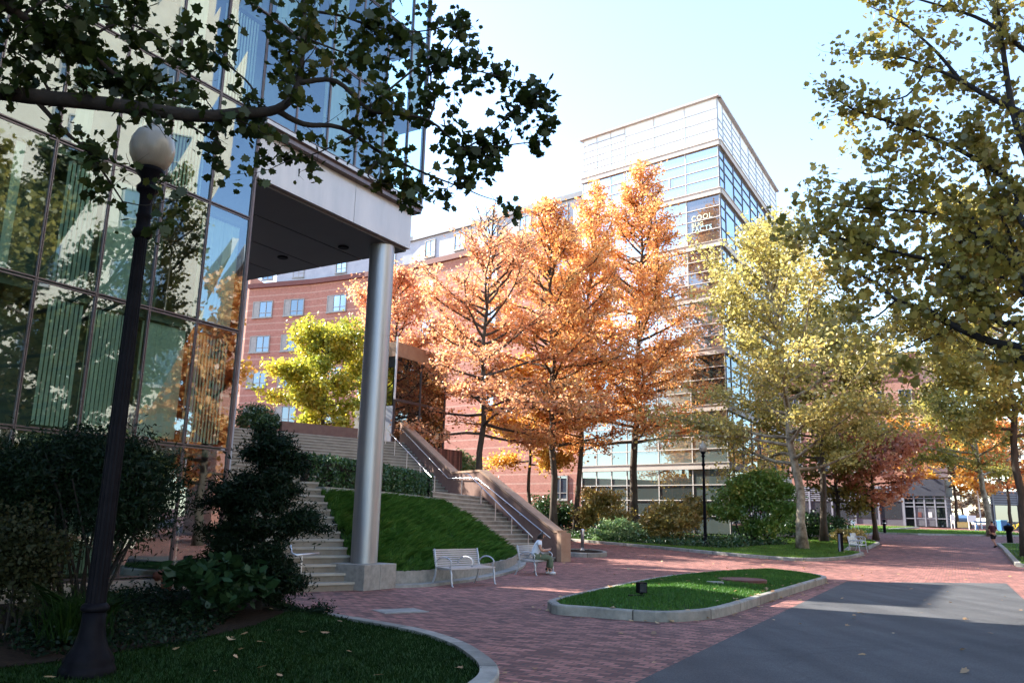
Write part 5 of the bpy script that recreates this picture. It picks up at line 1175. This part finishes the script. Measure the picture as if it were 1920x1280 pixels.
M['l_tan'] = leafmat('tan_twigs', [(0, (.13, .09, .05)), (.5, (.24, .175, .11)), (1, (.34, .26, .17))], trans=.3)
tree('bare_tree', 'pale tan bare tree far beyond the road', at_px(1805, 150), 15, 1.5, 9, 14000, .45, M['l_tan'], M['bark'], 116, 'far trees by the road', nl=26, shape='round')
tree('bare_tree', 'second tan bare tree, far off right of the white flagpole', at_px(1862, 156), 14, 1.5, 9, 14000, .45, M['l_tan'], M['bark'], 117, 'far trees by the road', nl=26, shape='round')
M['l_planed2'] = leafmat('plane_leaves_green', [(0, (.03, .045, .01)), (.5, (.07, .085, .015)), (1, (.22, .18, .04))], trans=.4)
# across the plaza, outside the frame: mirrored in the glass
tree('oak_tree', 'orange oak mirrored in the corner panes of the glass building', (25.5, 20.5, 0), 15, 3, 4.8, 10000, .3, M['l_orange'], M['bark'], 118, None, nl=26)
tree('plane_tree', 'green plane tree mirrored in the middle panes of the glass building', (21, 11.5, 0), 18.5, 1.6, 7.0, 30000, .28, M['l_planed2'], M['bark'], 119, None, shape='plane', nl=26)
tree('plane_tree', 'leafy plane tree mirrored in the lower left panes of the glass building', (20.5, 0, 0), 18.5, 1.6, 7.2, 30000, .28, M['l_planed2'], M['bark'], 121, None, shape='plane', nl=26)

tree('plane_tree', 'green plane tree mirrored low beside the glass corner', (22, 26, 0), 10, 1.2, 4.2, 9000, .3, M['l_planed2'], M['bark'], 124, None, shape='plane', nl=26)

def limbs(root, specs, lm, bm, seed, lsize, per_m, twl, sig, limb_name='limb', crown_name='outer_crown', sub=1, droop=-.05, clear=()):
    """hand laid limbs [(points, r0, r1, density)], each with twigs and lobed leaves"""
    rng = np.random.default_rng(seed); mb = MB(root.location); P = []
    for pts, r0, r1, dens in specs:
        pts = [Vector(p) for p in pts]; n = len(pts)
        # resample smoothly
        fine = []
        for i in range(n-1):
            a, b, c, d = pts[max(i-1, 0)], pts[i], pts[i+1], pts[min(i+2, n-1)]
            for k in range(4): t = k/4; fine.append(.5*((2*b)+(c-a)*t+(2*a-5*b+4*c-d)*t*t+(3*b-3*c+d-a)*t**3))
        fine.append(pts[-1]); m = len(fine)
        mb.tube(fine, [r0+(r1-r0)*i/(m-1) for i in range(m)], 9)
        arr = np.array([tuple(p) for p in fine]); seg = np.linalg.norm(np.diff(arr, axis=0), axis=1); L = seg.sum(); k = max(2, int(L*per_m*dens))
        for q in range(k):
            u = rng.uniform(.05, 1)**.8; i = min(int(u*(m-1)), m-2); p = arr[i]*(1-(u*(m-1)-i))+arr[i+1]*(u*(m-1)-i)
            d = arr[i+1]-arr[i]; d /= np.linalg.norm(d); dd = d*rng.uniform(.1, .9)+rng.normal(size=3)*.75; dd[2] += .1; dd /= np.linalg.norm(dd)
            tw = wander(p, dd, twl*rng.uniform(.5, 1.3), rng, 4, up=droop, amp=.22)
            mb.tube(tw, [max(.003, min(r1*.6, .012))*(1-.2*j) for j in range(5)], 4, cap=False)
            nlv = rng.integers(9, 19); P.append(poly_pts(tw[1:], nlv, rng)+rng.normal(size=(nlv, 3))*sig)
            for _ in range(sub):
                j = rng.integers(1, 4); tw2 = wander(tw[j], rng.normal(size=3)+(tw[j]-tw[j-1])*4, twl*.5*rng.uniform(.5, 1.2), rng, 3, up=droop, amp=.2)
                mb.tube(tw2, [.004, .003, .003, .002], 3, cap=False); nl_ = rng.integers(5, 11); P.append(poly_pts(tw2, nl_, rng)+rng.normal(size=(nl_, 3))*sig)
    mb.build(limb_name, bm, root, smooth=True)
    P = np.concatenate(P)
    for c, r in clear: P = P[np.linalg.norm(P-np.array(c), axis=1) > r]          # gaps in the crown
    leaves(crown_name, P, lsize, LOBED, lm, root, rng, off=root.location, fold=.45, up=.25)
def px(seq): return [AT(*q) for q in seq]
# near plane tree: its trunk stands outside the frame on the left
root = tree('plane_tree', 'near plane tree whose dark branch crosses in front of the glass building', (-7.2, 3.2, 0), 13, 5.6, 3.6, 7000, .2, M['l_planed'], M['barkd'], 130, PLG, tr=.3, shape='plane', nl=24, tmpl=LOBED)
specs = [
 ([(-7.1, 3.3, 4.6)]+px([(-220, 120, 5.4), (0, 172, 6.3), (200, 195, 6.5), (370, 217, 6.6), (450, 212, 6.7), (520, 205, 6.8), (556, 166, 6.9), (566, 100, 7.0), (572, 0, 7.2), (578, -90, 7.4)]), .085, .014, .8),
 (px([(518, 206, 6.8), (570, 233, 6.95), (640, 240, 7.1), (720, 290, 7.3), (790, 322, 7.5), (866, 352, 7.7)]), .030, .006, 1.5),
 (px([(560, 156, 6.9), (630, 152, 7.0), (690, 205, 7.2), (740, 214, 7.3), (805, 226, 7.5), (870, 280, 7.8), (936, 300, 8.0)]), .026, .006, 1.6),
 (px([(803, 226, 7.5), (815, 188, 7.6), (808, 140, 7.7), (835, 95, 7.8), (860, 60, 7.9)]), .013, .005, 1.5),
 ([(-7.1, 3.3, 6.4)]+px([(-160, -90, 5.6), (40, 30, 6.2), (110, 60, 6.3), (150, 82, 6.4), (230, 150, 6.6), (300, 176, 6.7)]), .06, .010, 1.9),
 (px([(62, 182, 6.4), (124, 249, 6.6), (161, 279, 6.7), (198, 329, 6.9), (230, 378, 7.0)]), .022, .006, 1.7),
 (px([(328, 214, 6.6), (372, 246, 6.7), (400, 262, 6.8), (424, 282, 6.9)]), .012, .004, 1.2),
 (px([(488, 206, 6.8), (470, 161, 6.8), (430, 124, 6.85), (396, 92, 6.9), (360, 50, 7.0)]), .012, .004, 1.3),
 (px([(574, 20, 7.2), (640, 30, 7.3), (700, 50, 7.4), (780, 60, 7.7), (850, 45, 7.9)]), .016, .005, 1.9),
 (px([(690, 204, 7.2), (740, 160, 7.4), (800, 120, 7.6), (880, 130, 7.9), (960, 150, 8.1), (1005, 160, 8.2)]), .014, .004, 1.7),
 (px([(868, 280, 7.8), (920, 250, 7.9), (970, 200, 8.1), (1000, 185, 8.2)]), .010, .004, 1.9),
 (px([(868, 282, 7.8), (930, 275, 8.0), (985, 268, 8.1), (1010, 265, 8.2)]), .010, .004, 1.6),
 (px([(866, 350, 7.7), (900, 366, 7.8), (938, 378, 7.9)]), .008, .003, .9),
 (px([(660, 255, 7.1), (600, 285, 7.0), (545, 300, 6.9), (505, 318, 6.9)]), .008, .003, 1.2),
 (px([(150, 82, 6.4), (220, 45, 6.5), (280, 60, 6.6), (330, 95, 6.7)]), .014, .004, 1.8),
 (px([(40, 30, 6.2), (110, -10, 6.3), (180, 10, 6.5), (240, 20, 6.6)]), .016, .005, 1.6),
 (px([(230, 378, 7.0), (275, 385, 7.0), (335, 372, 7.1)]), .006, .003, 1.4),
 (px([(566, 80, 7.0), (520, 40, 7.0), (470, 10, 7.0)]), .010, .003, 1.3),
 (px([(570, 70, 7.1), (620, 90, 7.2), (680, 110, 7.4), (740, 110, 7.6)]), .012, .004, 1.7),
 (px([(100, 185, 6.45), (60, 120, 6.4), (10, 90, 6.3)]), .014, .004, 1.6),
 (px([(720, 290, 7.3), (690, 330, 7.3), (740, 350, 7.4), (820, 372, 7.6)]), .009, .003, 1.2),
]
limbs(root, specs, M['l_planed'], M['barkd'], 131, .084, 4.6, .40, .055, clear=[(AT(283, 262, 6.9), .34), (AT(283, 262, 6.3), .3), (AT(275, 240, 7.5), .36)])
# right hand plane tree, trunk outside the frame
root = tree('plane_tree', 'big plane tree whose leafy limbs reach in from the upper right', (13.2, 9.0, 0), 15.5, 5.0, 4.4, 9000, .2, M['l_planeg'], M['barkd'], 140, PLG, tr=.32, shape='plane', nl=30, tmpl=LOBED)
t0 = lambda z: (13.1, 9.1, z)
specs = [
 ([t0(4.2)]+px([(1990, 690, 12.2), (1920, 655, 12.6), (1860, 641, 13), (1790, 612, 13.3), (1740, 582, 13.6), (1680, 562, 13.9), (1640, 528, 14.2), (1570, 500, 14.6)]), .10, .014, .9),
 ([t0(5.4)]+px([(2000, 560, 12.4), (1920, 505, 13.2), (1862, 470, 13.8), (1830, 441, 14.2), (1760, 402, 14.7), (1640, 392, 15.2), (1530, 382, 15.7)]), .085, .012, 1.6),
 ([t0(7.4)]+px([(2000, 260, 12.6), (1920, 214, 14), (1850, 180, 14.6), (1800, 150, 15), (1740, 125, 15.4), (1680, 106, 16), (1585, 100, 16.5)]), .08, .012, .85),
 (px([(1990, 420, 13), (1910, 250, 14), (1880, 90, 14.8), (1870, 0, 15.2), (1868, -90, 15.6)]), .075, .02, .9),
 (px([(1800, 150, 15), (1750, 92, 15.4), (1690, 42, 15.8), (1630, 12, 16.2)]), .04, .010, 1.0),
 ([t0(6.6)]+px([(1990, 430, 12.6), (1900, 345, 14), (1800, 282, 15), (1700, 240, 15.6), (1600, 205, 16.2), (1560, 178, 16.4)]), .075, .012, 1.1),
 (px([(1680, 562, 13.9), (1630, 600, 14.1), (1575, 590, 14.4)]), .02, .006, .9),
 (px([(1790, 612, 13.3), (1730, 640, 13.5), (1660, 668, 13.8)]), .025, .006, 1.0),
 ([t0(5.0)]+px([(1960, 610, 12.6), (1850, 560, 13.2), (1780, 500, 13.8), (1660, 468, 14.4), (1570, 445, 15), (1505, 432, 15.3)]), .07, .010, 1.6),
 (px([(1940, 110, 14.4), (1850, 42, 15), (1760, 10, 15.6), (1650, -20, 16)]), .05, .012, 1.1),
 (px([(1830, 441, 14.2), (1760, 470, 14.4), (1690, 500, 14.6), (1600, 520, 15)]), .04, .008, 1.5),
 (px([(1862, 470, 13.8), (1800, 380, 14.6), (1720, 330, 15.2), (1640, 300, 15.8)]), .04, .008, 1.3),
 (px([(1920, 505, 13.2), (1880, 410, 14), (1850, 330, 14.6), (1830, 260, 15)]), .045, .010, 1.3),
 (px([(1740, 125, 15.4), (1700, 180, 15.6), (1640, 190, 16), (1590, 210, 16.3)]), .025, .006, .8),
 (px([(1930, 560, 13), (1880, 520, 13.6), (1820, 530, 14), (1760, 545, 14.4)]), .03, .008, 1.3),
 (px([(1760, 402, 14.7), (1700, 360, 15), (1620, 350, 15.4), (1560, 340, 15.8)]), .025, .006, 1.3),
]
limbs(root, specs, M['l_planeg'], M['barkd'], 141, .118, 4.6, .75, .10)

# ------------------------------------------------------------------ shrubs
def bpx(px_, py_, Y, z0): q = AT(px_, py_, Y); return Vector((q.x, q.y, z0))
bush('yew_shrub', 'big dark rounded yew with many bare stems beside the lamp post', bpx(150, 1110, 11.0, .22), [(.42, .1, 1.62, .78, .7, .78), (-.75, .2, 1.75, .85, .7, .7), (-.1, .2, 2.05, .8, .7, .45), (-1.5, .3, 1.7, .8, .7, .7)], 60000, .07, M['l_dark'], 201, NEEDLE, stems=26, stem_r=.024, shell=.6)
bush('dark_shrub', 'brownish small leaved shrub at the left edge under the yew', bpx(40, 1120, 10.0, .2), [(-.1, 0, .85, .62, .5, .62), (-.9, .1, 1.0, .7, .5, .6)], 22000, .055, leafmat('brown_green_leaves', [(0, (.012, .018, .008)), (.6, (.03, .034, .014)), (1, (.045, .03, .014))], trans=.2, gloss=.01), 202, RHOMB, stems=12, stem_r=.014, shell=.8)
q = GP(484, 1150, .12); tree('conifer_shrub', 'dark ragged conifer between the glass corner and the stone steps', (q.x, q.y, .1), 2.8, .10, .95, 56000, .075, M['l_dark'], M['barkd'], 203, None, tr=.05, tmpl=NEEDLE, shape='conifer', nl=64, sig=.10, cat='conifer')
bush('hydrangea_shrub', 'broad leaved dark green shrub in front of the rust red pipe', GP(385, 1165, .16)-Vector((0, -.3, .02)), [(0, 0, .55, .68, .6, .48), (-.35, .1, .38, .5, .5, .36), (.4, 0, .4, .45, .45, .36)], 1500, .17, leafmat('broad_dark_leaves', [(0, (.010, .028, .010)), (.6, (.02, .05, .018)), (1, (.045, .07, .022))], trans=.2, gloss=.02), 204, OAK, stems=14, up=.6, shell=.5)
rng = np.random.default_rng(66)
q = [GP(x, y, .22) for x, y in ((180, 1120), (330, 1112), (440, 1150), (360, 1190), (240, 1200), (60, 1215), (0, 1200), (40, 1150))]
gp = [(v.x, v.y) for v in q]; P = scatter_in(gp, 9000, rng); P = np.c_[P, [lawn_z(a, b) for a, b in P]]; P[:, 2] += np.abs(rng.normal(size=len(P)))*.09+.02
o = leaves('ground_cover', P, .055, RHOMB, M['l_dark'], None, rng, up=.6); tag(o, kind='stuff')
q = GP(140, 1195, .22); rng = np.random.default_rng(67); P = np.c_[rng.normal(size=(500, 2))*.13+np.array([q.x, q.y]), np.full(500, .22)]
t = thing('grass_clump', 'arching clump of dark ornamental grass at the foot of the yew', 'grass clump', (q.x, q.y, .22)); link('blade', mesh_np('blade', grass_blades(P-np.array(t.location), .55, .007, rng, lean=.8), 5), M['grassd'], t)
# far bed
def fb_(name, label, px0, Y, blobs, n, ls, m, seed, **kw): q = AT(px0, 985, Y); return bush(name, label, (q.x, Y, g(Y)+.12), blobs, n, ls, m, seed, **kw)
fb_('dogwood_shrub', 'large layered green dogwood between the lamp post and pale plane trunk', 1412, 52.5, [(.2, 0, 3.0, 2.6, 1.8, .9), (-1.6, 0, 2.0, 1.7, 1.3, .8), (1.6, 0, 2.2, 1.5, 1.4, .8), (.5, 0, 4.0, 1.8, 1.2, .7), (.6, 0, 1.0, 1.9, 1.2, .7), (-.6, .2, 3.5, 1.3, 1.2, .6), (2.0, 0, 3.3, 1.1, 1, .6)], 19000, .19, M['l_dogw'], 301, stems=12, stem_r=.05, shell=.7)
fb_('mixed_shrub', 'yellow and rust leaved shrub left of the far lamp post', 1258, 52.5, [(0, 0, 1.5, 1.9, 1.5, 1.2), (-1.2, 0, 1.0, 1.2, 1, .9), (1.3, 0, 1.9, 1.1, 1, 1.0)], 9000, .2, M['l_mixed'], 302, stems=10, stem_r=.03, shell=.7)
fb_('viburnum_shrub', 'sparse dark green shrub with yellow leaves below the tower glazing', 1128, 57, [(0, 0, 2.4, 1.9, 1.4, 1.0), (-1, 0, 1.3, 1.3, 1.2, 1.0), (1.0, 0, 1.2, 1.3, 1.2, 1.0)], 7000, .19, M['l_mixed'], 303, stems=12, stem_r=.03, shell=.8)
fb_('euonymus_shrub', 'bright low variegated shrub at the foot of the highest oak', 1158, 52, [(0, 0, .75, 1.2, .9, .7), (-1.0, 0, .45, .8, .7, .45), (1.0, .2, .5, .9, .7, .5)], 6000, .15, M['l_pale'], 304, stems=8, shell=.5)
fb_('laurel_shrub', 'dark green shrub behind the stair wall pillar', 1075, 60, [(0, 0, 1.2, 2.0, 1.5, 1.1), (-2.0, 0, 1.5, 1.4, 1.4, 1.3)], 7000, .18, M['l_green'], 305, stems=8, shell=.5)
fb_('rhododendron_shrub', 'tall green shrub topping the stair wall landing beside the russet oak trunk', 868, 53.5, [(0, 0, 4.4, 1.3, 1.2, 1.0), (.4, 0, 3.0, 1.5, 1.3, 1.4), (-.7, 0, 3.4, 1.2, 1.2, 1.2)], 8000, .18, M['l_pale'], 306, stems=8, shell=.5)
fb_('barberry_shrub', 'low rust brown shrub below the cafe chairs', 1592, 55, [(0, 0, .5, 1.3, 1, .45)], 2500, .13, M['l_mixed'], 307, stems=6, shell=.5)
fb_('yew_hedge_shrub', 'dark evergreen shrub in shade behind the pale plane trunk', 1535, 60, [(0, 0, 1.0, 2.2, 1.4, 1.0), (-2.2, 0, 1.2, 1.6, 1.4, 1.2)], 7000, .16, M['l_green'], 308, stems=6, shell=.4)
q = AT(476, 800, 44.0); bush('boxwood_shrub', 'dense clipped boxwood mound by the glass corner at the stair head', (q.x, 44, ZT), [(0, 0, .75, 1.15, 1.0, .75), (.8, 0, .5, .7, .7, .5)], 9000, .1, M['l_hedge'], 309, stems=6, shell=.35)
rng = np.random.default_rng(68); P = scatter_in(bedf, 16000, rng, lambda p: (p[:, 1] < 58).astype(float)); P = np.c_[P, gv(P[:, 1])+.14+np.abs(rng.normal(size=len(P)))*.16]
o = leaves('ground_cover', P, .14, RHOMB, M['l_green'], None, rng, up=.5); tag(o, kind='stuff')
# ------------------------------------------------------------------ camera, sun, sky
cd = bpy.data.cameras.new('camera'); cam = bpy.data.objects.new('camera', cd); COL.objects.link(cam)
cd.sensor_width = 36; cd.lens = 36*FPX/1920; cd.clip_end = 3000; cd.clip_start = .1
cam.matrix_world = Matrix.Translation((0, 0, EYE)) @ CAMROT.to_4x4(); SC.camera = cam
SUN_EL = R(33); sh = Vector((-.90, .436)).normalized()
sd = Vector((sh.x*math.cos(SUN_EL), sh.y*math.cos(SUN_EL), math.sin(SUN_EL)))
sl = bpy.data.lights.new('sun', 'SUN'); sl.energy = 5.0; sl.angle = R(.5); sl.color = (1.0, .93, .82)
so = bpy.data.objects.new('sun', sl); COL.objects.link(so); so.rotation_euler = (-sd).to_track_quat('-Z', 'Y').to_euler()
w = bpy.data.worlds.new('World'); SC.world = w; w.use_nodes = True; nt = w.node_tree; bg = nt.nodes['Background']
sky = nt.nodes.new('ShaderNodeTexSky'); sky.sky_type = 'NISHITA'; sky.sun_disc = False; sky.sun_elevation = SUN_EL; sky.sun_rotation = math.atan2(sh.x, sh.y)
sky.air_density = 1.0; sky.dust_density = .4; sky.ozone_density = 1.2
nt.links.new(sky.outputs['Color'], bg.inputs['Color']); bg.inputs['Strength'].default_value = .15
SC.view_settings.view_transform = 'Standard'; SC.view_settings.look = 'None'; SC.view_settings.gamma = 1.0; SC.view_settings.exposure = 2.1
cy = SC.cycles; cy.max_bounces = 8; cy.diffuse_bounces = 3; cy.glossy_bounces = 4; cy.transparent_max_bounces = 12; cy.transmission_bounces = 4
cy.use_denoising = True
try: cy.denoiser = 'OPENIMAGEDENOISE'; cy.denoising_input_passes = 'RGB_ALBEDO_NORMAL'
except Exception: pass
cy.sample_clamp_indirect = 6
cy.caustics_reflective = False; cy.caustics_refractive = False
